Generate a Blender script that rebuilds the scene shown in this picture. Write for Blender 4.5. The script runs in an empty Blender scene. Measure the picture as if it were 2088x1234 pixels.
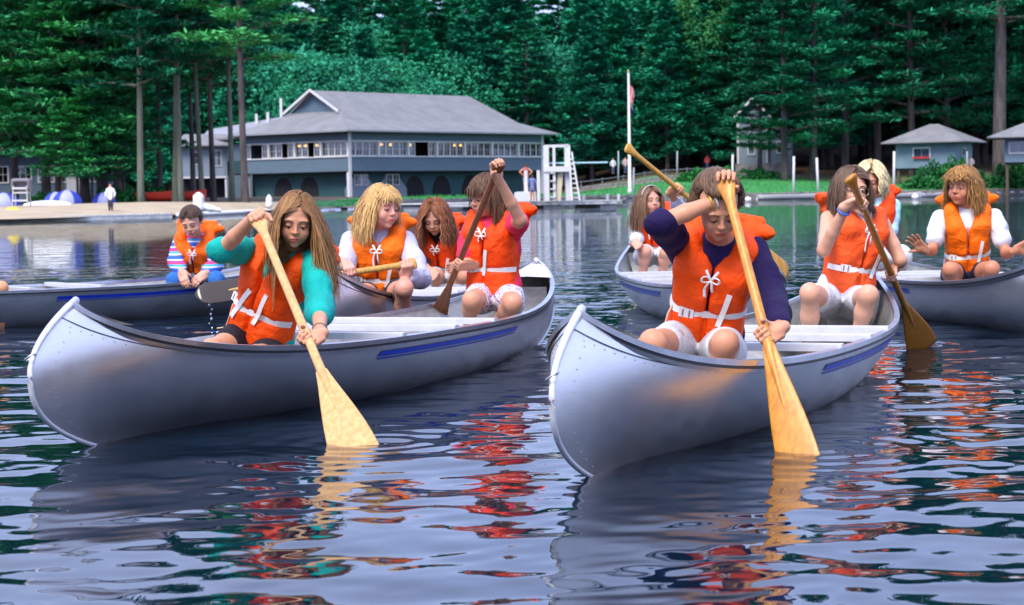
import bpy, math, random
import numpy as np
from mathutils import Matrix, Vector
PI = math.pi
R = math.radians
# ------------------------------------------------------------------ camera
IW, IH, FL = 2088.0, 1234.0, 4200.0
CAMZ = 0.83
PITCH = math.atan((IH/2-396)/FL)
ROLL = -0.0165
scene = bpy.context.scene
C = scene.collection
RM = Matrix.Rotation(PI/2-PITCH, 3, 'X') @ Matrix.Rotation(ROLL, 3, 'Z')
camd = bpy.data.cameras.new('camera'); cam = bpy.data.objects.new('camera', camd); C.objects.link(cam)
cam.location = (0, 0, CAMZ); cam.rotation_euler = RM.to_euler()
camd.sensor_width = 36; camd.lens = 36*FL/IW; camd.clip_start = 0.2; camd.clip_end = 1500
camd.dof.use_dof = True; camd.dof.focus_distance = 8.2; camd.dof.aperture_fstop = 9.0
scene.camera = cam
RMN = np.array(RM)
def ray(px, py):
    return RMN @ np.array([(px-IW/2)/FL, -(py-IH/2)/FL, -1.0])
def at(px, py, Y):
    "world point seen at pixel (px,py) of the photo at distance Y"
    d = ray(px, py); k = Y/d[1]
    return np.array([d[0]*k, Y, CAMZ+d[2]*k])
def pix(p):
    v = RMN.T @ (np.array(p)-np.array([0, 0, CAMZ])); return IW/2-FL*v[0]/v[2], IH/2+FL*v[1]/v[2]
# ------------------------------------------------------------------ world, sun, exposure
SUN_EL, SUN_AZ = 52, 205
w = bpy.data.worlds.new('World'); scene.world = w; w.use_nodes = True
nt = w.node_tree; nt.nodes.clear()
out = nt.nodes.new('ShaderNodeOutputWorld'); bg = nt.nodes.new('ShaderNodeBackground')
sky = nt.nodes.new('ShaderNodeTexSky'); sky.sky_type = 'NISHITA'; sky.sun_disc = False
sky.sun_elevation = R(SUN_EL); sky.sun_rotation = R(SUN_AZ); sky.air_density = 1.0; sky.dust_density = 2.5; sky.ozone_density = 1.5
# overcast: the clear sky seen through a pale, slightly mottled lavender cloud layer
tc = nt.nodes.new('ShaderNodeTexCoord'); nz = nt.nodes.new('ShaderNodeTexNoise'); nz.inputs['Scale'].default_value = 2.2; nz.inputs['Detail'].default_value = 4
cr = nt.nodes.new('ShaderNodeValToRGB'); cr.color_ramp.elements[0].position = 0.3; cr.color_ramp.elements[1].position = 0.7
cr.color_ramp.elements[0].color = (4.3, 5.5, 10.0, 1); cr.color_ramp.elements[1].color = (7.0, 8.0, 12.2, 1)
mx = nt.nodes.new('ShaderNodeMix'); mx.data_type = 'RGBA'; mx.inputs['Factor'].default_value = 0.78
nt.links.new(tc.outputs['Generated'], nz.inputs['Vector']); nt.links.new(nz.outputs['Fac'], cr.inputs['Fac'])
nt.links.new(sky.outputs['Color'], mx.inputs[6]); nt.links.new(cr.outputs['Color'], mx.inputs[7])
nt.links.new(mx.outputs[2], bg.inputs['Color']); bg.inputs['Strength'].default_value = 0.15
nt.links.new(bg.outputs[0], out.inputs[0])
sund = bpy.data.lights.new('sun', 'SUN'); sun = bpy.data.objects.new('sun', sund); C.objects.link(sun)
sund.energy = 3.4; sund.angle = R(26); sund.color = (1, .93, .82)
_a = R(SUN_AZ); _e = R(SUN_EL)
_sd = Vector((math.sin(_a)*math.cos(_e), math.cos(_a)*math.cos(_e), math.sin(_e)))
sun.rotation_euler = (-_sd).to_track_quat('-Z', 'Y').to_euler()
scene.view_settings.view_transform = 'Standard'; scene.view_settings.look = 'None'
scene.view_settings.exposure = 0.36; scene.view_settings.gamma = 1; scene.view_settings.use_curve_mapping = False
scene.render.engine = 'CYCLES'
cy = scene.cycles; cy.max_bounces = 6; cy.diffuse_bounces = 2; cy.glossy_bounces = 4; cy.transmission_bounces = 4; cy.transparent_max_bounces = 6
cy.sample_clamp_indirect = 6; cy.caustics_reflective = False; cy.caustics_refractive = False
try: cy.use_denoising = True; cy.denoiser = 'OPENIMAGEDENOISE'
except Exception: pass
# ------------------------------------------------------------------ object helpers
def link(o, parent=None):
    C.objects.link(o)
    if parent is not None: o.parent = parent
    return o
def tag(o, label=None, cat=None, group=None, kind=None):
    if label: o['label'] = label
    if cat: o['category'] = cat
    if group: o['group'] = group
    if kind: o['kind'] = kind
    return o
def thing(name, label, cat, loc=(0, 0, 0), rotz=0, group=None):
    o = bpy.data.objects.new(name, None); link(o); o.location = tuple(float(v) for v in loc); o.rotation_euler = (0, 0, rotz)
    o.empty_display_size = 0.1
    return tag(o, label, cat, group)
def rootloc(p):
    while p is not None and p.parent is not None: p = p.parent
    return np.array(p.location) if p is not None else np.zeros(3)
def mesh_np(name, V, F, smooth=True, mat=None, cols=None):
    "V (n,3); F (m,3) or (m,4) array, or a list of such arrays"
    Fs = [np.asarray(f, dtype=np.int32) for f in (F if isinstance(F, (list, tuple)) and len(F) and isinstance(F[0], np.ndarray) else [np.array(F)]) if len(f)]
    me = bpy.data.meshes.new(name); V = np.asarray(V, dtype=np.float32)
    me.vertices.add(len(V)); me.vertices.foreach_set('co', V.ravel())
    nl = sum(f.size for f in Fs); npo = sum(len(f) for f in Fs)
    me.loops.add(nl); me.polygons.add(npo)
    me.loops.foreach_set('vertex_index', np.concatenate([f.ravel() for f in Fs]))
    st = []; o = 0
    for f in Fs:
        st.append(o+np.arange(len(f), dtype=np.int32)*f.shape[1]); o += f.size
    me.polygons.foreach_set('loop_start', np.concatenate(st).astype(np.int32))
    me.polygons.foreach_set('use_smooth', np.full(npo, bool(smooth)))
    me.update(calc_edges=True); me.validate()
    if cols is not None:
        a = me.color_attributes.new('col', 'FLOAT_COLOR', 'POINT')
        cc = np.ones((len(V), 4), dtype=np.float32); cc[:, :3] = cols; a.data.foreach_set('color', cc.ravel())
    if mat is not None: me.materials.append(mat)
    return me
def obj(name, V, F, mat, parent=None, smooth=True, cols=None, local=False):
    "world-space (or local) geometry -> one mesh object under parent"
    V = np.asarray(V, dtype=float)
    if parent is not None and not local: V = V-rootloc(parent)
    return link(bpy.data.objects.new(name, mesh_np(name, V, F, smooth, mat, cols)), parent)
def inst(name, me, loc, rot=(0, 0, 0), parent=None, scale=None):
    o = bpy.data.objects.new(name, me); link(o, parent); o.location = tuple(float(v) for v in loc); o.rotation_euler = rot
    if scale is not None: o.scale = scale if hasattr(scale, '__len__') else (scale,)*3
    return o
def copy_tree(o, parent=None):
    c = o.copy(); C.objects.link(c)
    if parent is not None: c.parent = parent
    for ch in list(o.children): copy_tree(ch, c)
    return c
class MB:
    "collects shapes; build() links them as one mesh object"
    def __init__(s): s.V = []; s.F4 = []; s.F3 = []; s.n = 0
    def add(s, V, F):
        V = np.asarray(V, float); s.V.append(V)
        for f in F:
            (s.F4 if len(f) == 4 else s.F3).append([i+s.n for i in f])
        s.n += len(V); return s
    def box(s, c, h, M=None):
        c = np.array(c, float); P = np.array([[x, y, z] for x in (-1, 1) for y in (-1, 1) for z in (-1, 1)])*np.array(h)
        if M is not None: P = P @ np.array(M).T
        return s.add(P+c, [(0, 1, 3, 2), (4, 6, 7, 5), (0, 4, 5, 1), (2, 3, 7, 6), (0, 2, 6, 4), (1, 5, 7, 3)])
    def bar(s, a, b, wd, ht, up=(0, 0, 1)):
        a = np.array(a, float); b = np.array(b, float); d = b-a; L = np.linalg.norm(d); d /= L
        u = np.array(up, float); x = np.cross(d, u)
        if np.linalg.norm(x) < 1e-4: x = np.cross(d, (1, 0, 0))
        x /= np.linalg.norm(x); u = np.cross(x, d)
        return s.box((a+b)/2, (L/2, wd/2, ht/2), np.stack([d, x, u], 1))
    def tube(s, P, rad, n=8, cap=True, flat=1.0, up=(0, 0, 1), sub=0):
        P = np.array(P, float)
        if sub:
            t0 = np.arange(len(P)); t1 = np.linspace(0, len(P)-1, (len(P)-1)*sub+1); i1 = np.minimum(t1.astype(int), len(P)-2); u = (t1-i1)[:, None]
            a, b_, c, d = P[np.maximum(i1-1, 0)], P[i1], P[i1+1], P[np.minimum(i1+2, len(P)-1)]
            rad = np.interp(t1, t0, np.broadcast_to(np.array(rad, float), (len(P),)))
            P = .5*((2*b_)+(-a+c)*u+(2*a-5*b_+4*c-d)*u*u+(-a+3*b_-3*c+d)*u**3)
        m = len(P); rad = np.broadcast_to(np.array(rad, float), (m,))
        T = np.gradient(P, axis=0); T /= np.linalg.norm(T, axis=1)[:, None]+1e-12
        V = []
        for i in range(m):
            x = np.cross(T[i], up)
            if np.linalg.norm(x) < 1e-3: x = np.cross(T[i], (1, 0.1, 0))
            x /= np.linalg.norm(x); y = np.cross(x, T[i])
            for k in range(n):
                a = 2*PI*k/n; V.append(P[i]+rad[i]*(x*math.cos(a)+y*math.sin(a)*flat))
        F = [(i*n+k, i*n+(k+1) % n, (i+1)*n+(k+1) % n, (i+1)*n+k) for i in range(m-1) for k in range(n)]
        if cap:
            V += [P[0], P[-1]]
            F += [(m*n, (k+1) % n, k) for k in range(n)]+[(m*n+1, (m-1)*n+k, (m-1)*n+(k+1) % n) for k in range(n)]
        return s.add(V, F)
    def prism(s, poly, a, b):
        "poly: (n,3) outline; extruded from offset a to offset b (vectors)"
        P = np.array(poly, float); n = len(P); V = np.concatenate([P+np.array(a), P+np.array(b), [P.mean(0)+np.array(a)], [P.mean(0)+np.array(b)]])
        F = [(k, (k+1) % n, n+(k+1) % n, n+k) for k in range(n)]+[((k+1) % n, k, 2*n) for k in range(n)]+[(n+k, n+(k+1) % n, 2*n+1) for k in range(n)]
        return s.add(V, F)
    def data(s):
        return np.concatenate(s.V), [np.array(f, dtype=np.int32) for f in (s.F4, s.F3) if f]
    def build(s, name, mat, parent=None, smooth=False, local=False):
        V, F = s.data(); return obj(name, V, F, mat, parent, smooth, local=local)
    def mesh(s, name, mat, smooth=False):
        V, F = s.data(); return mesh_np(name, V, F, smooth, mat)
# ------------------------------------------------------------------ materials
MATS = {}
def mat(name, col, rough=.6, metal=0, bump=0, bscale=40, bdist=.01, bdetail=3, var=0, vscale=6, spec=.5, sheen=0, col2=None, coat=0, stretch=None, attr=None, sss=0, detail=4, emit=None):
    "principled material; noise varies the colour (var or col2) and a second noise bumps it"
    if name in MATS: return MATS[name]
    m = bpy.data.materials.new(name); m.use_nodes = True; t = m.node_tree; b = t.nodes['Principled BSDF']
    b.inputs['Roughness'].default_value = rough; b.inputs['Metallic'].default_value = metal; b.inputs['Specular IOR Level'].default_value = spec
    b.inputs['Base Color'].default_value = (*col, 1)
    if sheen: b.inputs['Sheen Weight'].default_value = sheen; b.inputs['Sheen Roughness'].default_value = .6
    if coat: b.inputs['Coat Weight'].default_value = coat; b.inputs['Coat Roughness'].default_value = .12
    if sss: b.inputs['Subsurface Weight'].default_value = sss; b.inputs['Subsurface Radius'].default_value = (.012, .005, .003); b.inputs['Subsurface Scale'].default_value = 1
    tc = t.nodes.new('ShaderNodeTexCoord'); vec = tc.outputs['Object']
    if stretch:
        mp = t.nodes.new('ShaderNodeMapping'); mp.inputs['Scale'].default_value = stretch; t.links.new(vec, mp.inputs['Vector']); vec = mp.outputs['Vector']
    src = None
    if attr:
        an = t.nodes.new('ShaderNodeAttribute'); an.attribute_name = attr; src = an.outputs['Color']
    if var or col2:
        n = t.nodes.new('ShaderNodeTexNoise'); n.inputs['Scale'].default_value = vscale; n.inputs['Detail'].default_value = detail; n.inputs['Roughness'].default_value = .6
        t.links.new(vec, n.inputs['Vector'])
        if col2:
            r = t.nodes.new('ShaderNodeValToRGB'); r.color_ramp.elements[0].position = .38; r.color_ramp.elements[1].position = .62
            r.color_ramp.elements[0].color = (*col, 1); r.color_ramp.elements[1].color = (*col2, 1); t.links.new(n.outputs['Fac'], r.inputs['Fac'])
            t.links.new(r.outputs['Color'], b.inputs['Base Color'])
        else:
            mr = t.nodes.new('ShaderNodeMapRange'); mr.inputs['From Min'].default_value = .3; mr.inputs['From Max'].default_value = .7
            mr.inputs['To Min'].default_value = 1-var; mr.inputs['To Max'].default_value = 1+var; t.links.new(n.outputs['Fac'], mr.inputs['Value'])
            mu = t.nodes.new('ShaderNodeVectorMath'); mu.operation = 'MULTIPLY'
            if src is not None: t.links.new(src, mu.inputs[0])
            else: mu.inputs[0].default_value = col
            t.links.new(mr.outputs[0], mu.inputs[1]); t.links.new(mu.outputs[0], b.inputs['Base Color'])
    elif src is not None: t.links.new(src, b.inputs['Base Color'])
    if bump:
        n2 = t.nodes.new('ShaderNodeTexNoise'); n2.inputs['Scale'].default_value = bscale; n2.inputs['Detail'].default_value = bdetail; n2.inputs['Distortion'].default_value = .6 if bdist > .01 else 0
        t.links.new(vec, n2.inputs['Vector']); bp = t.nodes.new('ShaderNodeBump'); bp.inputs['Strength'].default_value = bump; bp.inputs['Distance'].default_value = bdist
        t.links.new(n2.outputs['Fac'], bp.inputs['Height']); t.links.new(bp.outputs[0], b.inputs['Normal'])
    if emit: b.inputs['Emission Color'].default_value = (*emit[:3], 1); b.inputs['Emission Strength'].default_value = emit[3]
    MATS[name] = m; return m
def foliage_mat(name, c1, c2, vs=.35):
    m = bpy.data.materials.new(name); m.use_nodes = True; t = m.node_tree; b = t.nodes['Principled BSDF']
    g = t.nodes.new('ShaderNodeNewGeometry'); oi = t.nodes.new('ShaderNodeObjectInfo')
    n = t.nodes.new('ShaderNodeTexNoise'); n.inputs['Scale'].default_value = vs; n.inputs['Detail'].default_value = 3; t.links.new(g.outputs['Position'], n.inputs['Vector'])
    ad = t.nodes.new('ShaderNodeMath'); ad.operation = 'MULTIPLY_ADD'; ad.inputs[1].default_value = .35; t.links.new(g.outputs['Random Per Island'], ad.inputs[0])
    ad2 = t.nodes.new('ShaderNodeMath'); ad2.operation = 'MULTIPLY_ADD'; ad2.inputs[1].default_value = .3; ad2.inputs[2].default_value = -.32; t.links.new(oi.outputs['Random'], ad2.inputs[0])
    t.links.new(n.outputs['Fac'], ad.inputs[2]); s = t.nodes.new('ShaderNodeMath'); s.operation = 'ADD'; t.links.new(ad.outputs[0], s.inputs[0]); t.links.new(ad2.outputs[0], s.inputs[1])
    r = t.nodes.new('ShaderNodeValToRGB'); r.color_ramp.elements[0].position = .25; r.color_ramp.elements[1].position = .8
    r.color_ramp.elements[0].color = (*c1, 1); r.color_ramp.elements[1].color = (*c2, 1); t.links.new(s.outputs[0], r.inputs['Fac'])
    t.links.new(r.outputs['Color'], b.inputs['Base Color']); b.inputs['Roughness'].default_value = .7; b.inputs['Specular IOR Level'].default_value = .25
    MATS[name] = m; return m
# ------------------------------------------------------------------ implicit surfaces
def unit(v): v = np.asarray(v, float); return v/(np.linalg.norm(v)+1e-12)
class SDF:
    "list of primitives (function, lo, hi, operation, blend radius); meshed with surface nets"
    def __init__(s): s.p = []
    def add(s, f, lo, hi, op='u', k=.01): s.p.append((f, np.array(lo, float), np.array(hi, float), op, k)); return s
    def cone(s, a, b, ra, rb, op='u', k=.01, fold=None):
        a = np.array(a, float); b = np.array(b, float); d = b-a; L2 = max(d@d, 1e-9); rm = max(ra, rb)
        def f(X, Y, Z):
            px, py, pz = X-a[0], Y-a[1], Z-a[2]
            t = np.clip((px*d[0]+py*d[1]+pz*d[2])/L2, 0, 1)
            r = ra+(rb-ra)*t
            q = np.sqrt((px-t*d[0])**2+(py-t*d[1])**2+(pz-t*d[2])**2)-r
            if fold:
                am, fr, ph = fold
                q = q-am*np.sin(1.5*fr*(.75*px*(1 if ph > 1.5 else -1)+.65*pz)+.35*t*fr+4*np.sin(13*py+9*pz+ph)+3*np.sin(12*px+ph))*(np.sin(13*pz+9*px+2*ph)*.5+.5)
            return q
        e = rm+(fold[0] if fold else 0)
        return s.add(f, np.minimum(a, b)-e, np.maximum(a, b)+e, op, k)
    def chain(s, P, rad, op='u', k=.006, **kw):
        for i in range(len(P)-1): s.cone(P[i], P[i+1], rad[i], rad[i+1], op, k, **kw)
        return s
    def ell(s, c, r, M=None, op='u', k=.01):
        c = np.array(c, float); r = np.array(r, float); M = np.eye(3) if M is None else np.array(M)
        def f(X, Y, Z):
            px, py, pz = X-c[0], Y-c[1], Z-c[2]
            q = [M[0, i]*px+M[1, i]*py+M[2, i]*pz for i in range(3)]
            k0 = np.sqrt(sum((q[i]/r[i])**2 for i in range(3)))+1e-9; k1 = np.sqrt(sum((q[i]/r[i]**2)**2 for i in range(3)))+1e-9
            return k0*(k0-1)/k1
        e = np.sqrt(((M*r)**2).sum(1))
        return s.add(f, c-e, c+e, op, k)
    def box(s, c, h, M=None, rd=.005, op='u', k=.006):
        c = np.array(c, float); h = np.array(h, float); M = np.eye(3) if M is None else np.array(M)
        def f(X, Y, Z):
            px, py, pz = X-c[0], Y-c[1], Z-c[2]
            q = [np.abs(M[0, i]*px+M[1, i]*py+M[2, i]*pz)-h[i]+rd for i in range(3)]
            return np.sqrt(sum(np.maximum(v, 0)**2 for v in q))+np.minimum(np.maximum(np.maximum(q[0], q[1]), q[2]), 0)-rd
        e = (np.abs(M)*h).sum(1)
        return s.add(f, c-e, c+e, op, k)
    def bounds(s):
        u = [p for p in s.p if p[3] == 'u']
        return np.min([p[1] for p in u], 0), np.max([p[2] for p in u], 0)
    def grid(s, lo, hi, h):
        n = np.maximum(((hi-lo)/h).astype(int)+2, 4); ax = [lo[i]+h*np.arange(n[i]) for i in range(3)]
        D = np.full(n, .04, dtype=np.float32)
        for f, a, b, op, k in s.p:
            m = k+3*h
            i0 = [max(0, int((a[i]-m-lo[i])/h)) for i in range(3)]; i1 = [min(n[i], int((b[i]+m-lo[i])/h)+2) for i in range(3)]
            if any(i1[i]-i0[i] < 1 for i in range(3)): continue
            sl = tuple(slice(i0[i], i1[i]) for i in range(3))
            d = f(ax[0][sl[0], None, None], ax[1][None, sl[1], None], ax[2][None, None, sl[2]]).astype(np.float32)
            o = D[sl]
            if op == 'u':
                t = np.clip(.5+.5*(o-d)/k, 0, 1); D[sl] = o*(1-t)+d*t-k*t*(1-t)
            elif op == 's':   # subtract
                t = np.clip(.5-.5*(o+d)/k, 0, 1); D[sl] = o*(1-t)-d*t+k*t*(1-t)
            else:             # intersect
                t = np.clip(.5-.5*(o-d)/k, 0, 1); D[sl] = o*(1-t)+d*t+k*t*(1-t)
        return D
    def nets(s, h, lo=None, hi=None, drop=None):
        if lo is None: lo, hi = s.bounds(); lo = lo-2.5*h; hi = hi+2.5*h
        D = s.grid(lo, hi, h); S = D < 0; nc = np.array(D.shape)-1
        c = np.zeros(nc, dtype=np.int8)
        K = [(i, j, k) for i in (0, 1) for j in (0, 1) for k in (0, 1)]
        for i, j, k in K: c += S[i:nc[0]+i, j:nc[1]+j, k:nc[2]+k]
        act = (c > 0) & (c < 8); I = np.argwhere(act); idx = np.full(nc, -1, dtype=np.int64); idx[act] = np.arange(len(I))
        acc = np.zeros((len(I), 3)); cnt = np.zeros(len(I))
        val = {q: D[I[:, 0]+q[0], I[:, 1]+q[1], I[:, 2]+q[2]] for q in K}
        for q in K:
            for ax in range(3):
                if q[ax]: continue
                p = list(q); p[ax] = 1; p = tuple(p); da, db = val[q], val[p]; m = (da < 0) != (db < 0)
                t = np.where(m, da/(da-db+1e-12*(~m)), 0); pt = np.tile(np.array(q, float), (len(I), 1)); pt[:, ax] += t
                acc += pt*m[:, None]; cnt += m
        V = lo+h*(I+acc/np.maximum(cnt, 1)[:, None])
        Fs = []
        for ax in range(3):
            b, d = (ax+1) % 3, (ax+2) % 3
            sl0 = [slice(None)]*3; sl1 = [slice(None)]*3; sl0[ax] = slice(0, -1); sl1[ax] = slice(1, None)
            ch = S[tuple(sl0)] != S[tuple(sl1)]; E = np.argwhere(ch); E = E[(E[:, b] > 0) & (E[:, d] > 0) & (E[:, b] < nc[b]) & (E[:, d] < nc[d])]
            if not len(E): continue
            ins = S[E[:, 0], E[:, 1], E[:, 2]]
            def ix(ob, od):
                G = E.copy(); G[:, b] -= ob; G[:, d] -= od; return idx[G[:, 0], G[:, 1], G[:, 2]]
            Q = np.stack([ix(1, 1), ix(0, 1), ix(0, 0), ix(1, 0)], 1); Q[~ins] = Q[~ins][:, ::-1]; Fs.append(Q[(Q >= 0).all(1)])
        F = np.concatenate(Fs) if Fs else np.zeros((0, 4), int)
        if drop is not None:
            keep = ~drop(V[F].mean(1)); F = F[keep]
        u, inv = np.unique(F, return_inverse=True); return V[u], inv.reshape(-1, 4)
def nets_multi(sdf, h, boxes):
    "coarse mesh outside the boxes (lo,hi,res), finer mesh inside each"
    def inside(P, b): return ((P > b[0]) & (P < b[1])).all(1)
    def dropc(P):
        m = np.zeros(len(P), bool)
        for b in boxes: m |= inside(P, b)
        return m
    V, F = sdf.nets(h, drop=dropc); Vs = [V]; Fs = [F]; n = len(V)
    for i, b in enumerate(boxes):
        def df(P, b=b, i=i):
            m = ~inside(P, (b[0]-h*.8, b[1]+h*.8))
            for c in boxes[:i]: m |= inside(P, c)
            return m
        v, f = sdf.nets(b[2], b[0]-2*h, b[1]+2*h, drop=df); Vs.append(v); Fs.append(f+n); n += len(v)
    return np.concatenate(Vs), np.concatenate(Fs)
# ------------------------------------------------------------------ people
from mathutils.bvhtree import BVHTree
from mathutils import noise as mnoise
def smax(a, b, k):
    t = np.clip(.5-.5*(a-b)/k, 0, 1); return a*(1-t)+b*t+k*t*(1-t)
def ortho(v, a):
    v = np.asarray(v, float); return unit(v-a*(v@a))
def head_frame(yaw, pitch, roll):
    y, p, r = R(yaw), R(pitch), R(roll)
    f = np.array([math.sin(y)*math.cos(p), -math.cos(y)*math.cos(p), -math.sin(p)]); u = np.array([math.sin(y)*math.sin(p), -math.cos(y)*math.sin(p), math.cos(p)])
    x = np.cross(f, u); u2 = u*math.cos(r)-x*math.sin(r); x = np.cross(f, u2)
    return np.stack([x, f, u2], 1)
def add_head(S, hc, M, hs, gaze='down'):
    P = lambda x, y, z: hc+M @ (np.array([x, y, z])*hs)
    A = lambda *v: np.array(v)*hs
    S.ell(P(0, -.014, .032), A(.074, .092, .078), M, k=.01)
    S.ell(P(0, .022, -.018), A(.063, .064, .076), M, k=.02*hs)
    S.ell(P(0, .030, -.056), A(.047, .050, .042), M, k=.02*hs)         # jaw
    S.ell(P(0, .066, -.086), A(.017, .016, .014), M, k=.016*hs)        # chin
    for s in (-1, 1):
        S.ell(P(s*.035, .062, -.034), A(.023, .019, .024), M, k=.016*hs)   # cheek
        S.ell(P(s*.028, .0735, .026), A(.024, .010, .008), M, k=.016*hs)    # brow
        S.ell(P(s*.031, .0925, .004), A(.017, .014, .012), M, op='s', k=.010*hs)
        S.ell(P(s*.030, .0700, .003), A(.0145, .0140, .0130), M, k=.004*hs)  # lids
        if gaze == 'open': S.ell(P(s*.030, .090, .002), A(.0128, .018, .0040), M, op='s', k=.002*hs)
        elif gaze == 'down': S.ell(P(s*.030, .090, -.0035), A(.0130, .018, .0030), M, op='s', k=.002*hs)
        S.ell(P(s*.0085, .090, -.024), A(.0075, .0085, .0065), M, k=.006*hs)  # nostril wing
        S.ell(P(s*.076, -.006, -.004), A(.009, .018, .027), M, k=.008*hs)  # ear
        S.ell(P(s*.081, .002, -.002), A(.005, .009, .015), M, op='s', k=.005*hs)
    S.cone(P(0, .082, .014), P(0, .098, -.017), .0055*hs, .0078*hs, k=.010*hs)
    S.ell(P(0, .099, -.020), A(.0085, .008, .007), M, k=.006*hs)
    S.ell(P(0, .078, -.054), A(.024, .011, .017), M, k=.014*hs)        # muzzle
    S.ell(P(0, .0885, -.0500), A(.0195, .0070, .0048), M, k=.004*hs)
    S.ell(P(0, .0870, -.0600), A(.0165, .0075, .0055), M, k=.004*hs)
    S.ell(P(0, .0965, -.0548), A(.018, .0075, .0011), M, op='s', k=.003*hs)
def hand_prims(S, W, f, n, s, sc=1.0, curl=(55, 75, 45), thumb=1, spread=0, tcurl=.5):
    "palm from the wrist W along f; fingers curl towards n; s across the palm; thumb on side thumb*s"
    f, n, s = unit(f), unit(n), unit(s); M = np.stack([s, f, n], 1); A = lambda v: np.array(v)*sc
    S.box(W+f*.042*sc, A((.034, .044, .0125)), M, rd=.011*sc, k=.010)
    S.ell(W+f*.03*sc+s*thumb*.024*sc+n*.006*sc, A((.016, .028, .014)), M, k=.01)
    S.cone(W-f*.02*sc, W+f*.02*sc, .021*sc, .020*sc, k=.014)
    Ls = [.062, .070, .066, .052]
    for i in range(4):
        o = (i-1.5)*.0175*sc*(-thumb)
        b = W+f*(.078 if i in (1, 2) else .073)*sc+s*o; ang = 0; L = Ls[i]*sc; sp = R(spread)*(i-1.5)*(-thumb)
        fd = unit(f*math.cos(sp)+s*math.sin(sp)); rr = [.0088, .0080, .0074, .0062]; P = [b]
        for q, (fr, c) in enumerate(zip((.44, .31, .25), curl)):
            ang += R(c*(1+.05*(i-1.5))); P.append(P[-1]+(fd*math.cos(ang)+n*math.sin(ang))*L*fr)
        S.chain(P, [v*sc for v in rr], k=.0035)
    tb = W+f*.018*sc+s*thumb*.026*sc+n*.004*sc; td = unit(s*thumb*.62*(1-tcurl*.6)+f*.62+n*(.25+tcurl))
    t2 = tb+td*.038*sc; td2 = unit(td+f*.15+n*tcurl*.9-s*thumb*tcurl*.8); t3 = t2+td2*.028*sc
    S.chain([tb, t2, t3], [.0115*sc, .0098*sc, .0078*sc], k=.006)
def grip(H, elbow, a, flip=1, sc=1.0, r=.015, fdir=None, tilt=0):
    "wrist and hand frame for a hand closed on a shaft of axis a through H"
    a = unit(a); f = ortho(fdir if fdir is not None else np.array(H)-elbow, a); n = flip*np.cross(f, a)
    if tilt: f = unit(f+tilt*ortho(unit(np.array(H)-elbow), n)); a = np.cross(f, n)*np.sign(np.cross(f, n)@a)
    W = np.array(H)-f*.066*sc-n*(.012*sc+r); return W, f, n, a
TORSO_Z = [-.14, 0, .15, .38, .62, .80, .92, 1.0, 1.08]
TORSO_A = [.125, .150, .142, .122, .140, .150, .135, .085, .045]
TORSO_B = [.085, .100, .096, .086, .100, .098, .080, .055, .045]
def torso_f(o, T, L, inf=0.0, ws=1.0, fold=0, za=TORSO_Z, aa=TORSO_A, bb=TORSO_B, z0=-.12, z1=1.04):
    za = np.array(za)*L; aa = np.array(aa)*ws+inf; bb = np.array(bb)*ws+inf
    def f(X, Y, Z):
        px, py, pz = X-o[0], Y-o[1], Z-o[2]
        x, y, z = [T[0, i]*px+T[1, i]*py+T[2, i]*pz for i in range(3)]
        a = np.interp(z, za, aa); b = np.interp(z, za, bb)
        d = (np.sqrt((x/a)**2+(y/b)**2)-1)*np.minimum(a, b)
        if fold: d = d-fold*(np.sin(38*z+7*np.sin(8*x)+5*y)*.5+np.sin(23*x+17*z+4*np.sin(13*z)))
        return smax(smax(d, z-z1*L-inf, .03), z0*L-inf-z, .03)
    return f
def torso_bounds(o, T, L, e=.26):
    p = [o+T[:, 2]*L*q for q in (-.15, 1.1)]; return np.min(p, 0)-e, np.max(p, 0)+e
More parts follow.
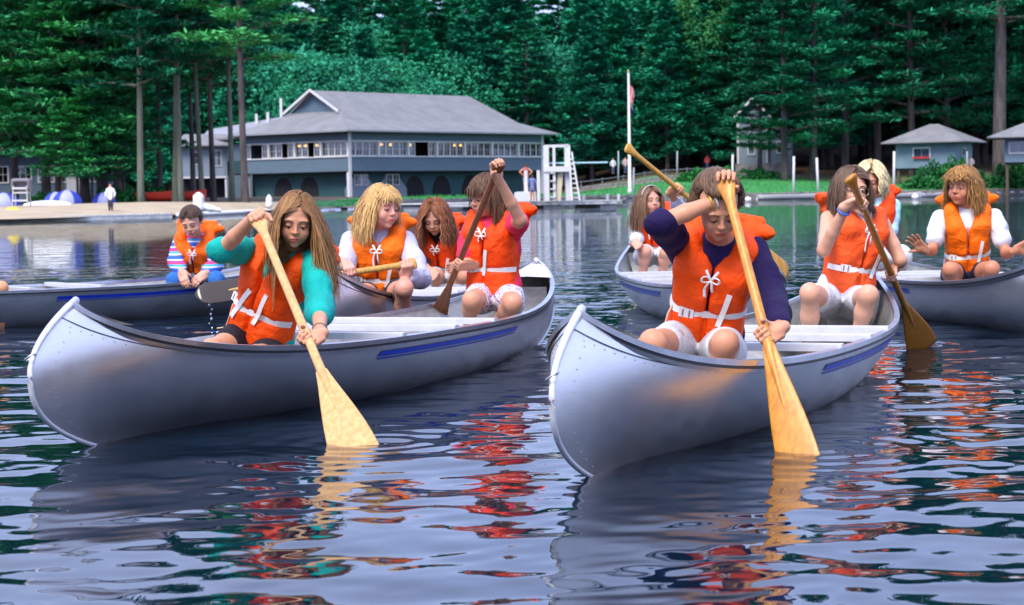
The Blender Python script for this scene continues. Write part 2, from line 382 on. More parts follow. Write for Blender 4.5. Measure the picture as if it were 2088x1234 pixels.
def vest_sdf(o, T, L, pad=1.0, collar=(0, 0), ph=0.0, ws=1.0, belt=.30, low=-.02, collar_up=0.0, open_=0.0):
    S = SDF(); zt = .90*L
    def f(X, Y, Z):
        px, py, pz = X-o[0], Y-o[1], Z-o[2]
        x, y, z = [T[0, i]*px+T[1, i]*py+T[2, i]*pz for i in range(3)]
        q = z/L
        a = np.interp(q, [-.1, .05, belt, .55, .8, 1.0], np.array([.158, .160, .146, .162, .165, .13])*ws)
        b = np.interp(q, [-.1, .02, belt-.05, belt, belt+.07, .6, .82, 1.0], np.array([.135, .150, .146, .126, .148, .160, .150, .085])*ws*pad)
        b = b-.020*np.exp(-(x/.009)**2)-.008*np.exp(-((np.abs(x)-.155)/.02)**2)
        b = b-.0055*np.sin(34*z+14*np.abs(x)+7*np.sin(8*x+ph)+ph)*np.exp(-((q-belt)/.22)**2)-.0035*np.sin(21*x+13*z+ph+3*np.sin(19*z))-.0035*np.sin(16*x-29*z+2*ph)
        d = ((np.abs(x)/a)**2.6+(np.abs(y)/b)**2.6+1e-9)**(1/2.6)-1
        d = d*np.minimum(a, b)
        m = smax(d, np.abs(x)-(.150+.004*np.sin(25*z+ph))*ws, .02)
        m = smax(m, low*L+.006*np.sin(40*x+ph)-z, .022); m = smax(m, z-zt-.02, .03)
        nk = np.interp(q, [.45, .66, .80, .92, 1.2], [-.07+open_, -.05+open_*1.6, -.02+open_*2.0, .022+open_, .056])
        m = smax(m, nk-np.abs(x), .012)
        m = smax(m, -.03-y, .02)
        m = smax(m, .004+open_*0-np.abs(x)+np.where(q > belt+.02, 0, -.02), .006)
        return m
    lo, hi = torso_bounds(o, T, L, .24); S.add(f, lo, hi, k=.01)
    P = lambda x, y, z: o+T @ np.array([x*ws, y, z*L])
    for s in (-1, 1):
        S.chain([P(s*.095, .085, .80), P(s*.105, .035, .99), P(s*.100, -.065, 1.01)], [.050, .040, .042], k=.03)
    # collar pad behind the neck with its two corners standing out
    ca = R(20+collar_up); cx = T[:, 0]; cz = T[:, 2]*math.cos(ca)-T[:, 1]*math.sin(ca); cy_ = np.cross(cz, cx); M = np.stack([cx, cy_, cz], 1)
    S.box(P(0, -.105, 1.04+collar_up*.003), (.158*ws, .020, .056), M, rd=.018, k=.03)
    for s, e in zip((-1, 1), collar):
        if e: e *= .7; S.chain([P(s*.12, -.10, 1.05), P(s*(.165+e*.5), -.085, 1.06+e*.7), P(s*(.18+e), -.07, 1.07+e*1.3)], [.030, .022, .008], k=.02)
    S.ell(P(0, .01, 1.10), (.054*ws, .07, .06), T, op='s', k=.02)
    return S
def ribbon(P, N, wd, th=.003):
    P = np.array(P, float); N = np.array(N, float); T = np.gradient(P, axis=0); T /= np.linalg.norm(T, axis=1)[:, None]+1e-9
    Wd = np.cross(T, N); Wd /= np.linalg.norm(Wd, axis=1)[:, None]+1e-9; m = len(P)
    V = np.concatenate([P-Wd*wd/2, P+Wd*wd/2, P+Wd*wd/2+N*th, P-Wd*wd/2+N*th]); F = []
    for i in range(m-1):
        for a, b in ((0, 1), (1, 2), (2, 3), (3, 0)): F.append((a*m+i, b*m+i, b*m+i+1, a*m+i+1))
    F += [(0, m, 2*m, 3*m), (m-1, 4*m-1, 3*m-1, 2*m-1)]
    return V, F
def hair_mesh(h, hc, M, hs, colliders, seed):
    "combed strands: roots on the scalp slide over the head, then hang"
    rng = np.random.default_rng(seed); n = int(h.get('n', 900)*2.7); st = 14
    rad = np.array([.079, .098, .084])*hs; cs_ = h.get('coll', 1.0)
    hcc = hc+M @ (np.array([0, -.014, .034])*hs)
    D = rng.normal(size=(n*8, 3)); D /= np.linalg.norm(D, axis=1)[:, None]
    hl = h.get('hairline', .52); x, y, z = D.T
    ok = (z > -.38) & ~((y > .10+.25*(z < .2)) & (z < hl+.25*np.maximum(0, -(y-.6)))) & ~((y > -.05) & (z < .05) & h.get('ears', False))
    D = D[ok][:n]; n = len(D); p = D*rad; part = h.get('part', 0)*hs+.004*np.sin(D[:, 1]*9)*hs
    L = h['length']*(1-h.get('vary', .25)*rng.random(n)); mode = h.get('style', 'down')
    sg = np.where(p[:, 0]-part > 0, 1., -1.)
    if mode == 'back': v = np.stack([p[:, 0]*-1.5, -np.ones(n), h.get('lift', -.25)*np.ones(n)], 1)
    elif mode == 'frizz': v = D+rng.normal(size=D.shape)*.5; v[:, 1] -= .4
    elif mode == 'fluff': v = np.stack([sg*.5, rng.normal(size=n)*.4, .1*np.ones(n)], 1)
    else: v = np.stack([sg*(.25+.35*rng.random(n)), (-.25+.45*D[:, 1]), -.55-.5*rng.random(n)], 1)
    bang = np.zeros(n, bool)
    if h.get('bangs'):
        bang = (D[:, 1] > .25) & (np.abs(D[:, 0]) < .65) & (D[:, 2] > .35); v[bang] = np.stack([D[bang, 0]*.8+h.get('bdir', 0), np.ones(bang.sum()), -.2*np.ones(bang.sum())], 1); L[bang] = h['bangs']*(1-.3*rng.random(bang.sum()))
    g = M.T @ unit(np.array([h.get('wind', 0), h.get('windy', 0), -1.0])); v = v/np.linalg.norm(v, axis=1)[:, None]
    lay = 1+h.get('layer', .07)*rng.random(n)+h.get('vol', 0); jit = rng.normal(size=(n, 3))
    ph = rng.random((n, 3))*6.28; wv = h.get('wave', .0); fr = h.get('freq', 60)
    clump = rng.integers(0, h.get('clumps', 60), n); cp = rng.random((h.get('clumps', 60), 3))*6.28; ph = cp[clump]+ph*h.get('loose', .15); cj = rng.normal(size=(h.get('clumps', 60), 3))[clump]
    out = [p.copy()]; nn = []
    gk = h.get('grav', .30)
    if mode == 'back': tie = np.array(h.get('tie', (0, -.105, -.005)))*hs
    for i in range(st-1):
        ds = L/(st-1)
        if mode == 'back':
            to = tie-p; dd = np.linalg.norm(to, axis=1)[:, None]; v = v*.5+.5*to/(dd+1e-6); ds = np.minimum(ds, dd[:, 0]*.9)
        else:
            k = min(.9, gk*(.5+i/st*1.6)); v = v*(1-k)+g*k+(jit*.02+cj*.03)*h.get('mess', 1)
        v /= np.linalg.norm(v, axis=1)[:, None]+1e-9
        p = p+v*ds[:, None]
        if wv:
            s = (i+1)*L/(st-1); p = p+wv*np.stack([np.sin(fr*s+ph[:, 0]), np.sin(fr*s+ph[:, 1]), .4*np.sin(fr*s+ph[:, 2])], 1)*min(1, i/5)
        e = rad*lay[:, None]; q = p/e; qq = np.linalg.norm(q, axis=1)
        inn = qq < 1; p = np.where(inn[:, None], p/np.maximum(qq, 1e-6)[:, None], p)
        e2 = np.array([.066, .078, .095])*hs*(1+.25*rng.random(n)[:, None]*0+.06); c2 = np.array([0, .02, -.05])*hs; q = (p-c2)/e2; qq = np.linalg.norm(q, axis=1); inn = (qq < 1) & ~bang
        p = np.where(inn[:, None], c2+(p-c2)/np.maximum(qq, 1e-6)[:, None], p)
        if not h.get('overface') and mode != 'frizz':
            yz = (p[:, 1] > -.01*hs) & ~bang; sgn = np.where(out[0][:, 0]-part > 0, 1., -1.); xm = .066*hs*np.clip((.088*hs-p[:, 2])/(.075*hs), 0, 1)*np.clip((p[:, 1]/hs+.01)/.03, 0, 1)
            p[:, 0] = np.where(yz & (p[:, 0]*sgn < xm), sgn*xm+p[:, 0]*.12, p[:, 0])
        wp = hcc+p @ M.T
        for a, b, r in colliders:
            d = b-a; t = np.clip(((wp-a) @ d)/(d @ d), 0, 1); c = a+t[:, None]*d; u = wp-c; dist = np.linalg.norm(u, axis=1); inn = dist < r*cs_
            wp = np.where(inn[:, None], c+u/np.maximum(dist, 1e-6)[:, None]*r*cs_, wp)
        p = (wp-hcc) @ M; out.append(p.copy())
    P = np.stack(out, 1)      # n, st, 3 local
    T = np.gradient(P, axis=1); T /= np.linalg.norm(T, axis=2, keepdims=True)+1e-9
    Nn = P/np.linalg.norm(P, axis=2, keepdims=True)+.25*jit[:, None, :]; Wd = np.cross(T, Nn); Wd /= np.linalg.norm(Wd, axis=2, keepdims=True)+1e-9
    Nn = np.cross(Wd, T)
    tt = np.linspace(0, 1, st); wd = (h.get('w', .0045)*.46*hs*(.8+.5*rng.random(n)))[:, None]*(np.minimum(1, .4+tt*4)*(1-tt**3*.85))[None, :]
    V = np.stack([P-Wd*wd[..., None], P+Nn*wd[..., None]*.55, P+Wd*wd[..., None]], 2)   # n st 3 3
    V = V.reshape(-1, 3) @ M.T+hcc
    b = (np.arange(n)[:, None]*st+np.arange(st-1)[None, :])*3; b = b.ravel()
    F = np.concatenate([np.stack([b, b+1, b+4, b+3], 1), np.stack([b+1, b+2, b+5, b+4], 1)])
    c1, c2 = np.array(h['col']), np.array(h.get('col2', h['col'])); m = (.55*rng.random(n)+.45*rng.random(h.get('clumps', 60))[clump]); root = np.array(h.get('root', h['col']))
    cc = c1+(c2-c1)*m[:, None]; tr = np.clip(1.2-tt*3.0, 0, 1)*h.get('rootmix', 0); cc = cc[:, None, :]*(1-tr[None, :, None])+root*tr[None, :, None]
    cc = np.repeat(cc[:, :, None, :], 3, 2).reshape(-1, 3)
    return V, F, cc
SKIN = (.66, .31, .16)
def cloth(name, col, **k):
    k.setdefault('rough', .85); k.setdefault('bump', .65); k.setdefault('bscale', 13); k.setdefault('bdist', .028); k.setdefault('var', .12); k.setdefault('sheen', 0); k.setdefault('spec', .25); return mat(name, col, **k)
def person(sp):
    g = sp.get; sc = g('sc', 1.0)
    A = lambda k: np.array(at(*sp[k])) if len(sp[k]) == 3 and not isinstance(sp[k], np.ndarray) else np.array(sp[k])
    pel, neck = A('pel'), A('neck'); T2 = unit(neck-pel); L = np.linalg.norm(neck-pel); sha, shb = A('sha'), A('shb')
    T0 = ortho(shb-sha, T2); T1 = np.cross(T0, T2); T = np.stack([T0, T1, T2], 1)   # side (image right), front, up; front = side x up
    hs = g('hs', 1.0); hc = A('head'); M = head_frame(*sp['look'])
    root = thing('person', sp['label'], 'person', pel, 0, g('group'))
    fine = g('fine', True); ch, hb = g('res', (.0075, .0026)); ws = g('ws', .93)
    skin = g('skin', SKIN)
    S = SDF(); lo, hi = torso_bounds(pel, T, L); S.add(torso_f(pel, T, L, -.004, ws), lo, hi, k=.01)
    S.chain([neck-T2*.05, neck+T2*.02, hc+M @ (np.array([0, -.018, -.055])*hs)], [.052*sc, .043*sc, .044*sc], k=.02)
    add_head(S, hc, M, hs, g('gaze', 'down'))
    boxes = [(hc-.145*hs, hc+.145*hs, hb)]
    shirt = SDF(); shirt.add(torso_f(pel, T, L, .010, ws, g('fold', .0035)), lo, hi, k=.01)
    sl = g('sleeve', 1.0)   # 0 none, 1 to the elbow, 2 to the wrist; fractions allowed
    arms = {}
    for q, sh in (('a', sha), ('b', shb)):
        el = A('el'+q); hd = sp['hand'+q]
        H = np.array(at(*hd['H'])) if not isinstance(hd['H'], np.ndarray) else hd['H']
        if 'axis' in hd:
            ax = hd['axis']; W, f, n, s = grip(H, el, ax, hd.get('flip', 1), sc, hd.get('r', .015), hd.get('fdir'), hd.get('tilt', 0))
            curl = hd.get('curl', (60, 72, 45))
        else:
            f = unit(hd.get('fdir', H-el)); n = ortho(np.array(hd.get('n', (0, -1, 0)), float), f); s = np.cross(f, n); W = H-f*.05*sc; curl = hd.get('curl', (15, 20, 12))
        arms[q] = (sh, el, W)
        up = [.041*sc, .034*sc, .032*sc, .030*sc, .0205*sc]; mid = W+(el-W)*.6
        S.chain([sh, sh+(el-sh)*.6, el], [up[0], up[1], up[2]], k=.015); S.chain([el, mid, W], [up[2]*.98, up[3], up[4]], k=.012)
        hand_prims(S, W, f, n, s, sc*.97, curl, hd.get('thumb', 1), hd.get('spread', 0), hd.get('tcurl', .5))
        boxes.append((W+f*.05-.085, W+f*.05+.085, hb*1.15))
        s_ = hd.get('sleeve', sl)
        if s_ > 0:
            e1 = sh+(el-sh)*min(1, s_); rr = .013+g('baggy', 0); shirt.chain([sh+(T2*-.015), sh+(e1-sh)*.55, e1], [.054*sc+g('baggy', 0)*.3, .039*sc+rr*.8, .036*sc+rr], k=.03, fold=(.006, 22, 1.0))
            if s_ > 1:
                e2 = el+(W-el)*(s_-1)*.97; shirt.chain([el, el+(e2-el)*.6, e2], [.037*sc+rr, .035*sc+rr*.9, (.027+.010*(2-s_))*sc+rr*.45], k=.02, fold=(.006, 26, 2.0))
                if g('cuff'): shirt.cone(e2-unit(e2-el)*.02, e2+unit(e2-el)*.004, .034*sc+rr*.5, .030*sc+rr*.45, k=.004)
    hipw = .082*sc*ws; pants = SDF(); legs = g('pants', .5); 
    pants.add(torso_f(pel, T, L, .010, ws, 0, z0=-.12, z1=.12), lo, hi, k=.01)
    for q, s in (('a', -1), ('b', 1)):
        kn, an = A('kn'+q), A('an'+q); hp = pel+T0*s*hipw-T2*.02
        S.chain([hp, hp+(kn-hp)*.5, kn], [.072*sc, .059*sc, .044*sc], k=.03); S.chain([kn, kn+(an-kn)*.35, kn+(an-kn)*.75, an], [.041*sc, .042*sc, .031*sc, .026*sc], k=.02)
        S.ell(kn+unit(kn-hp)*.008*sc, np.array([.034, .032, .036])*sc, k=.03)
        ft = ortho(np.array([0, -1, -.1]), unit(kn-an)); S.chain([an-unit(kn-an)*.02, an-unit(kn-an)*.035+ft*.11*sc], [.030*sc, .024*sc], k=.02)
        e = hp+(kn-hp)*min(1, legs); f_ = .008+g('pbag', .003)
        pants.chain([hp, hp+(e-hp)*.5, e], [.077*sc+f_*.7, .065*sc+f_, (.061-.013*legs)*sc+f_*1.3], k=.03, fold=(.003, 18, 0.5))
        if legs > 1: e2 = kn+(an-kn)*.9; pants.chain([kn, e2], [.050*sc+f_, .04*sc+f_], k=.02, fold=(.004, 25, 0))
    V, F = nets_multi(S, ch, boxes if fine else boxes[:1])
    # colour: flushed cheeks, knuckles and knees, pink lips, hair-coloured scalp
    q = (V-hc) @ M/hs; col = np.tile(np.array(skin), (len(V), 1))
    def blend(w_, c):
        nonlocal col
        w_ = np.clip(w_, 0, 1)[:, None]; col = col*(1-w_)+np.array(c)*w_
    red = np.array(skin)*np.array([1.12, .70, .66])
    for s in (-1, 1):
        blend(.55*np.exp(-(((q[:, 0]-s*.042)**2+(q[:, 1]-.062)**2+(q[:, 2]+.030)**2)/.020**2)), red)
        blend(.9*(np.exp(-(((q[:, 0]-s*.030)/.016)**2+((q[:, 1]-.078)/.02)**2+((q[:, 2]-.0025)/.006)**2))), np.array(skin)*np.array([.60, .45, .45]))
    blend(.5*np.exp(-((q[:, 0]**2+(q[:, 1]-.105)**2+(q[:, 2]+.024)**2)/.013**2)), red)
    blend(1.2*np.exp(-(((q[:, 0])/.019)**4+((q[:, 1]-.092)/.014)**4+((q[:, 2]+.0548)/.0100)**4)), np.array(skin)*np.array([.92, .42, .46]))
    blend(1.1*np.exp(-(((q[:, 0])/.017)**4+((q[:, 1]-.092)/.02)**4+((q[:, 2]+.0546)/.0016)**2)), np.array(skin)*.22)
    hd = g('hair'); hl = hd.get('hairline', .52)
    d = (q-np.array([0, -.014, .034]))/np.array([.076, .094, .080]); inh = (np.linalg.norm(d, axis=1) > .80) & (np.linalg.norm(d, axis=1) < 1.10) & (d[:, 2] > -.55) & ~((d[:, 1] > .12+.2*(d[:, 2] < .2)) & (d[:, 2] < hl+.06)) & (np.abs(q[:, 0]) < .0775) & (np.linalg.norm(q, axis=1) < .2)
    col[inh] = np.array(hd.get('root', hd['col']))*.75
    for kk in ('a', 'b'):
        blend(.35*np.exp(-(((V-A('kn'+kk))**2).sum(1)/.05**2)), red); blend(.3*np.exp(-(((V-A('el'+kk))**2).sum(1)/.04**2)), red)
    m_skin = mat('skin', SKIN, rough=.48, attr='col', var=.07, vscale=30, bump=.12, bscale=180, spec=.4, sss=.08 if fine else 0)
    obj('body', V, F, m_skin, root, cols=col)
    Vs, Fs = shirt.nets(g('cres', .0065)); obj(g('shirt', 'sweater'), Vs, Fs, sp['shirt_mat'], root)
    Vp, Fp = pants.nets(.008); obj(g('pants_name', 'shorts'), Vp, Fp, sp['pants_mat'], root)
    # hair
    coll = [(pel, neck-T2*.05, .115), (sha-T2*.03, shb-T2*.03, .058), (neck, neck-T2*.05, .06)]
    Vh, Fh, ch_ = hair_mesh(hd, hc, M, hs, coll, g('seed', 1)); m_hair = mat('hair', (.2, .1, .05), rough=.5, attr='col', spec=.3, var=.18, vscale=60)
    hobj = obj('hair', Vh, Fh, m_hair, root, cols=ch_)
    P = lambda x, y, z: hc+M @ (np.array([x, y, z])*hs)
    # eyes, brows, lashes
    if g('eyes', True):
        hm = (np.linalg.norm(V-hc, axis=1) < .15); fh = F[hm[F].all(1)]; uu, iv = np.unique(fh, return_inverse=True)
        hb_ = BVHTree.FromPolygons([tuple(v) for v in V[uu]], [tuple(int(x_) for x_ in f_) for f_ in iv.reshape(-1, 4)])
        def on_face(x, z, o=.0):
            h_, n_, _, _ = hb_.ray_cast(Vector(P(x, .3, z)), Vector(-M[:, 1])); return (np.array(h_) if h_ is not None else P(x, .085, z))+M[:, 1]*o
        for s in (-1, 1):
            E = SDF(); E.ell(P(s*.030, .0705, .002), np.array([.0122]*3)*hs, k=.001); v, f = E.nets(.0022); e = obj('eye', v, f, mat('eyeball', (.55, .52, .50), rough=.3), root)
            gz = .006 if g('gaze', 'down') == 'down' else .001; E = SDF(); ex = g('eyex', 0)
            E.ell(P(s*.030+ex, .0800, .002-gz), np.array([.0064, .0035, .0062])*hs, M, k=.001); v, f = E.nets(.0013); obj('iris', v, f, mat('iris', (.03, .018, .010), rough=.2), e)
            b = MB(); bp = [on_face(s*(.013+.034*t), .0225+.0065*math.sin(t*2.4), .0002) for t in np.linspace(0, 1, 9)]; b.tube(bp, np.interp(np.linspace(0, 1, 9), [0, .2, .6, 1], [.0014*hs, .0023*hs, .0020*hs, .0006*hs]), 6)
            b.build('eyebrow', mat('brow_'+sp['key'], tuple(np.array(hd.get('root', hd['col']))*.55), rough=.8), root, smooth=True)
            zz = -.0008 if g('gaze', 'down') == 'down' else .0055
            b = MB(); bp = [on_face(s*(.030+.0150*t), zz-(.0030*t*t if zz > 0 else .0006*t*t), .0003) for t in np.linspace(-1, 1, 11)]; b.tube(bp, [.0006*hs]+[.00130*hs]*9+[.0010*hs], 5)
            b.build('eyelash', mat('lash', (.02, .013, .01), rough=.7), root, smooth=True)
    # life vest with belt, buckle, tab and neck tie
    vs = vest_sdf(pel, T, L, g('pad', 1.0), g('collar', (0, 0)), g('seed', 1)*1.7, ws*g('vws', 1.0), g('belt', .32), g('low', -.02), g('collar_up', 0), g('vopen', 0))
    Vv, Fv = vs.nets(g('vres', .006)); vest = obj('life_vest', Vv, Fv, sp['vest_mat'], root)
    bvh = BVHTree.FromPolygons([tuple(v) for v in Vv], [tuple(f) for f in Fv]); 
    def surf(x, z, side=None):
        "point on the vest seen from the front at torso-local (x,z); beyond +-.15 wraps round the sides"
        if abs(x) <= .13: o = pel+T @ np.array([x, .6, z*L]); d = -T1
        else:
            th = (abs(x)-.13)/.13; o = pel+T @ np.array([math.copysign(.13+.5*math.sin(min(th, 1)*PI/2), x), .6*math.cos(min(th, 1)*PI/2), z*L]); d = unit(pel+T @ np.array([0.09*np.sign(x), 0, z*L])-o)
        h, nrm, _, _ = bvh.ray_cast(Vector(o), Vector(d))
        if h is None: return None, None
        n_ = np.array(nrm); n_ = n_ if n_ @ d < 0 else -n_; n_ = unit(n_*.4-d*.6); return np.array(h)+n_*.0015, n_
    def strap(xs, zs, wd, name, parent, matl):
        PP, NN = [], []
        for x, z in zip(xs, zs):
            p, n_ = surf(x, z)
            if p is not None: PP.append(p); NN.append(n_)
        if len(PP) < 3: return
        PP = np.array(PP); NN = np.array(NN)
        for _ in range(4): PP[1:-1] = (PP[:-2]+PP[1:-1]*2+PP[2:])/4; NN[1:-1] = (NN[:-2]+NN[1:-1]*2+NN[2:])/4
        PP = PP+NN*.003
        v, f = ribbon(PP, NN, wd); MBx = MB(); MBx.add(v, f); return MBx.build(name, matl, parent)
    mw = mat('white_webbing', (.86, .83, .77), rough=.8, bump=.15, bscale=200, var=.05, vscale=40)
    bz = g('belt', .32); tl = g('belt_tilt', 0); xs = np.linspace(-.22, .22, 33)
    strap(xs, bz+tl*xs/.2+.012*np.sin(xs*14), .026*sc, 'belt', vest, mw)
    tx = g('tabx', .05); strap([tx+.004*k for k in range(7)], [bz-.07+.055*k for k in range(7)], .019*sc, 'tab', vest, mw)
    if g('xstrap'): strap(np.linspace(g('xstrap')[0], g('xstrap')[1], 12), np.linspace(bz-.14, bz+.22, 12), .022*sc, 'cross_strap', vest, mw)
    bx = g('bucklex', -.085); p, n_ = surf(bx, bz+tl*bx/.2)
    if p is not None:
        side = ortho(T0, n_); up = np.cross(n_, side); Mb = np.stack([side, up, n_], 1); b = MB()
        b.box(p+n_*.006, (.026*sc, .018*sc, .004), Mb); bk = b.build('buckle', mat('white_plastic', (.82, .80, .76), rough=.35), vest)
        b = MB(); [b.box(p+n_*.011+side*q*.012, (.0025, .013, .001), Mb) for q in (-1, 1)]; b.build('buckle_slot', mat('buckle_slot', (.35, .12, .08), rough=.6), vest)
    if g('tail'):
        p, n_ = surf(-.16, bz)
        if p is not None:
            b = MB(); b.tube([p, p+np.array([-.02, -.01, -.03]), p+np.array([-.035, -.012, -.08]), p+np.array([-.05, -.01, -.12]), p+np.array([-.085, -.01, -.125])], [.006]*4+[.009], 6, flat=.4); b.build('belt_end', mat('tan_webbing', (.62, .42, .26), rough=.85), vest, smooth=True)
    if g('tie', True):
        tz = g('tie_z', .80); p, n_ = surf(.02, tz)
        if p is None: p, n_ = surf(.035, tz-.08)
        if p is not None:
            c = p-T0*.020+n_*.006; Q = lambda a, b_, o=.0: c+T0*a*sc*.72+T2*b_*sc*.72+n_*(o+.003)
            b = MB(); rt = .0050*sc
            for s in (-1, 1):
                b.tube([Q(0, 0), Q(s*.020, .022, .006), Q(s*.040, .018, .012), Q(s*.042, -.004, .010), Q(s*.022, -.008, .006), Q(0, 0, .002)], rt, 6, flat=.6, sub=3)
            ln = g('tie_len', .09)
            b.tube([Q(0, 0, .004), Q(-.014, -.02, .008), Q(-.022, -.02-ln*.4, .006), Q(-.016, -.02-ln, .004)], rt*1.1, 6, flat=.5, sub=3)
            b.tube([Q(0, 0, .004), Q(.008, -.015, .008), Q(.010, -.015-ln*.3, .006), Q(.016, -.015-ln*.6, .004)], rt, 6, flat=.5)
            b.tube([Q(0, 0), Q(-.03, .05, -.004)], rt, 6); b.tube([Q(0, 0), Q(.03, .05, -.004)], rt, 6)
            b.build('neck_tie', mw, vest, smooth=True)
    return root, dict(T=T, pel=pel, neck=neck, L=L, P=P, arms=arms, hc=hc, M=M, hs=hs, surf=surf)
def bangle(root, info, q, col, name='bracelet', t=.10, wd=.006, rough=.4, metal=0):
    sh, el, W = info['arms'][q]; d = unit(el-W); c = W+(el-W)*t; b = MB(); x = unit(np.cross(d, (0.1, .3, 1))); y = np.cross(d, x)
    b.tube([c+(x*math.cos(a)+y*math.sin(a))*.0285 for a in np.linspace(0, 2*PI, 21)], wd*.5, 6, cap=False); b.build(name, mat(name+'_%.2f_%.2f_%.2f' % col, col, rough=rough, metal=metal), root, smooth=True)
# ------------------------------------------------------------------ paddle
def paddle(label, top, tip, col, length=None, n=None, colb=None, bw=.095, blade=None, group='wooden paddles', square=True, bl=.50, key='p'):
    "top and tip are world points; the flat of the blade faces n"
    top, tip = np.array(top, float), np.array(tip, float); d = unit(tip-top); Lp = length or np.linalg.norm(tip-top)
    n = ortho(np.array(n if n is not None else (0, -1, 0), float), d); s = np.cross(n, d)
    root = thing('paddle', label, 'paddle', top, 0, group)
    mw = MATS.get('wood_'+key)
    if mw is None:
        mw = mat('wood_'+key, col, rough=.42, spec=.4, coat=.10, col2=colb or tuple(np.array(col)*.72), vscale=2.0, detail=6, stretch=None)
        t = mw.node_tree; tc = [x for x in t.nodes if x.type == 'TEX_COORD'][0]; nz_ = [x for x in t.nodes if x.type == 'TEX_NOISE'][0]
        mp = t.nodes.new('ShaderNodeMapping'); t.links.new(tc.outputs['Object'], mp.inputs['Vector']); t.links.new(mp.outputs[0], nz_.inputs['Vector'])
        q = Matrix(np.stack([s, n, d], 0).tolist()); mp.vector_type = 'POINT'; mp.inputs['Rotation'].default_value = Matrix(np.stack([s, n, d], 0).tolist()).to_euler(); mp.inputs['Scale'].default_value = (30, 30, 2.2)
        t.nodes['Principled BSDF'].inputs['Coat Roughness'].default_value = .25
    def loft(zs, ws_, ts, name, parent, nn=14, ex=1.0, mm=None):
        V = []; m = len(zs)
        for z, a, b in zip(zs, ws_, ts):
            for k in range(nn):
                th = 2*PI*k/nn; cx = math.copysign(abs(math.cos(th))**ex, math.cos(th)); V.append(top+d*z+s*a*cx+n*b*math.sin(th))
        F = [(i*nn+k, i*nn+(k+1) % nn, (i+1)*nn+(k+1) % nn, (i+1)*nn+k) for i in range(m-1) for k in range(nn)]
        V += [top+d*zs[0], top+d*zs[-1]]; F3 = [(m*nn, (k+1) % nn, k) for k in range(nn)]+[(m*nn+1, (m-1)*nn+k, (m-1)*nn+(k+1) % nn) for k in range(nn)]
        return obj(name, V, [np.array(F), np.array(F3)], mm or mw, parent)
    zb = Lp-bl
    loft([0, .003, .010, .022, .036, .055, .075, .10, .14, .35, max(.40, .5*(zb+.25)), zb-.10, zb, zb+.10, zb+.22, zb+.30], [.018, .028, .034, .0345, .032, .0265, .0215, .0175, .0158, .016, .0165, .0165, .017, .014, .008, .002],
         [.006, .010, .013, .0140, .0145, .0150, .0150, .0150, .0150, .0155, .0155, .0150, .0145, .0115, .0075, .001], 'shaft', root, 18)
    u = np.linspace(0, 1, 15)
    if square: wv = .018+(bw-.018)*np.sin(np.minimum(u/.95, 1)*PI/2)**1.35; wv = np.where(u > .97, bw*.97, wv)
    else: wv = .018+(bw-.018)*np.sin(np.minimum(u/.6, 1)*PI/2)**1.2; wv = np.where(u > .82, bw*np.sqrt(np.maximum(0, 1-((u-.82)/.182)**2)), wv)
    wv[0] = .004
    bl_ = loft(list(zb-.03+u*(bl+.03)), list(wv), list(np.interp(u, [0, .15, .5, .97, 1], [.003, .0065, .0055, .0040, .0025])), 'blade', root, 18, .8, blade)
    return root
# ------------------------------------------------------------------ canoe shape (needed by the water, too)
DRAFT = .062; TRIM = R(.35)   # the +x end rides higher
def hull_g(a): return .302+.232*a**4
def hull_L(z):
    zz = np.clip(z/.31, 0, 1); return 2.05+.55*(1-(1-zz)**2.6)-.25*np.clip((z-.31)/.22, 0, 1.2)**2
def hull_b(a): return .455*np.clip(1-a**2.1, 0, 1)**.88
def hull_e(a): return .28+.48*a**2.4
def hull_pt(u, t, inset=0.0):
    a = np.abs(u); z = hull_g(a)*t; y = np.maximum(hull_b(a)*t**hull_e(a)*(1-.04*t**5)-inset, 0)
    return u*hull_L(z), y, z+(inset if np.ndim(inset) else inset)
CANOES = []   # (centre xy, heading of local +x)
def canoe_at(a, b):
    "a = waterline point of the +x end, b = towards the -x end; returns centre and angle"
    a, b = np.array(a, float), np.array(b, float); d = unit(a-b); c = a-d*2.27; ang = math.atan2(d[1], d[0]); CANOES.append((c, ang)); return c, ang
K1 = canoe_at((-1.455, 6.98), (.14, 11.3))
K2 = canoe_at((.215, 5.97), (1.70, 10.2))
K3 = canoe_at((-5.24, 12.53), (-1.7, 15.35))
K4 = canoe_at((-.93, 10.45), (-.40, 15.4))
K5 = canoe_at((1.05, 16.3), (1.42, 11.7))
K6 = canoe_at((2.98, 11.25), (2.60, 16.2))
def in_canoe(X, Y, m=0.0):
    r = np.zeros(np.shape(X), bool)
    for c, ang in CANOES:
        x = (X-c[0])*math.cos(ang)+(Y-c[1])*math.sin(ang); y = -(X-c[0])*math.sin(ang)+(Y-c[1])*math.cos(ang)
        dr = np.clip(DRAFT-TRIM*x, .01, .3); u = np.clip(np.abs(x)/hull_L(dr), 0, 1); t = dr/hull_g(u); b = hull_b(u)*t**hull_e(u)*(1-.04*t**5)
        r |= (np.abs(x) < hull_L(dr)) & (np.abs(y) < b-m)
    return r
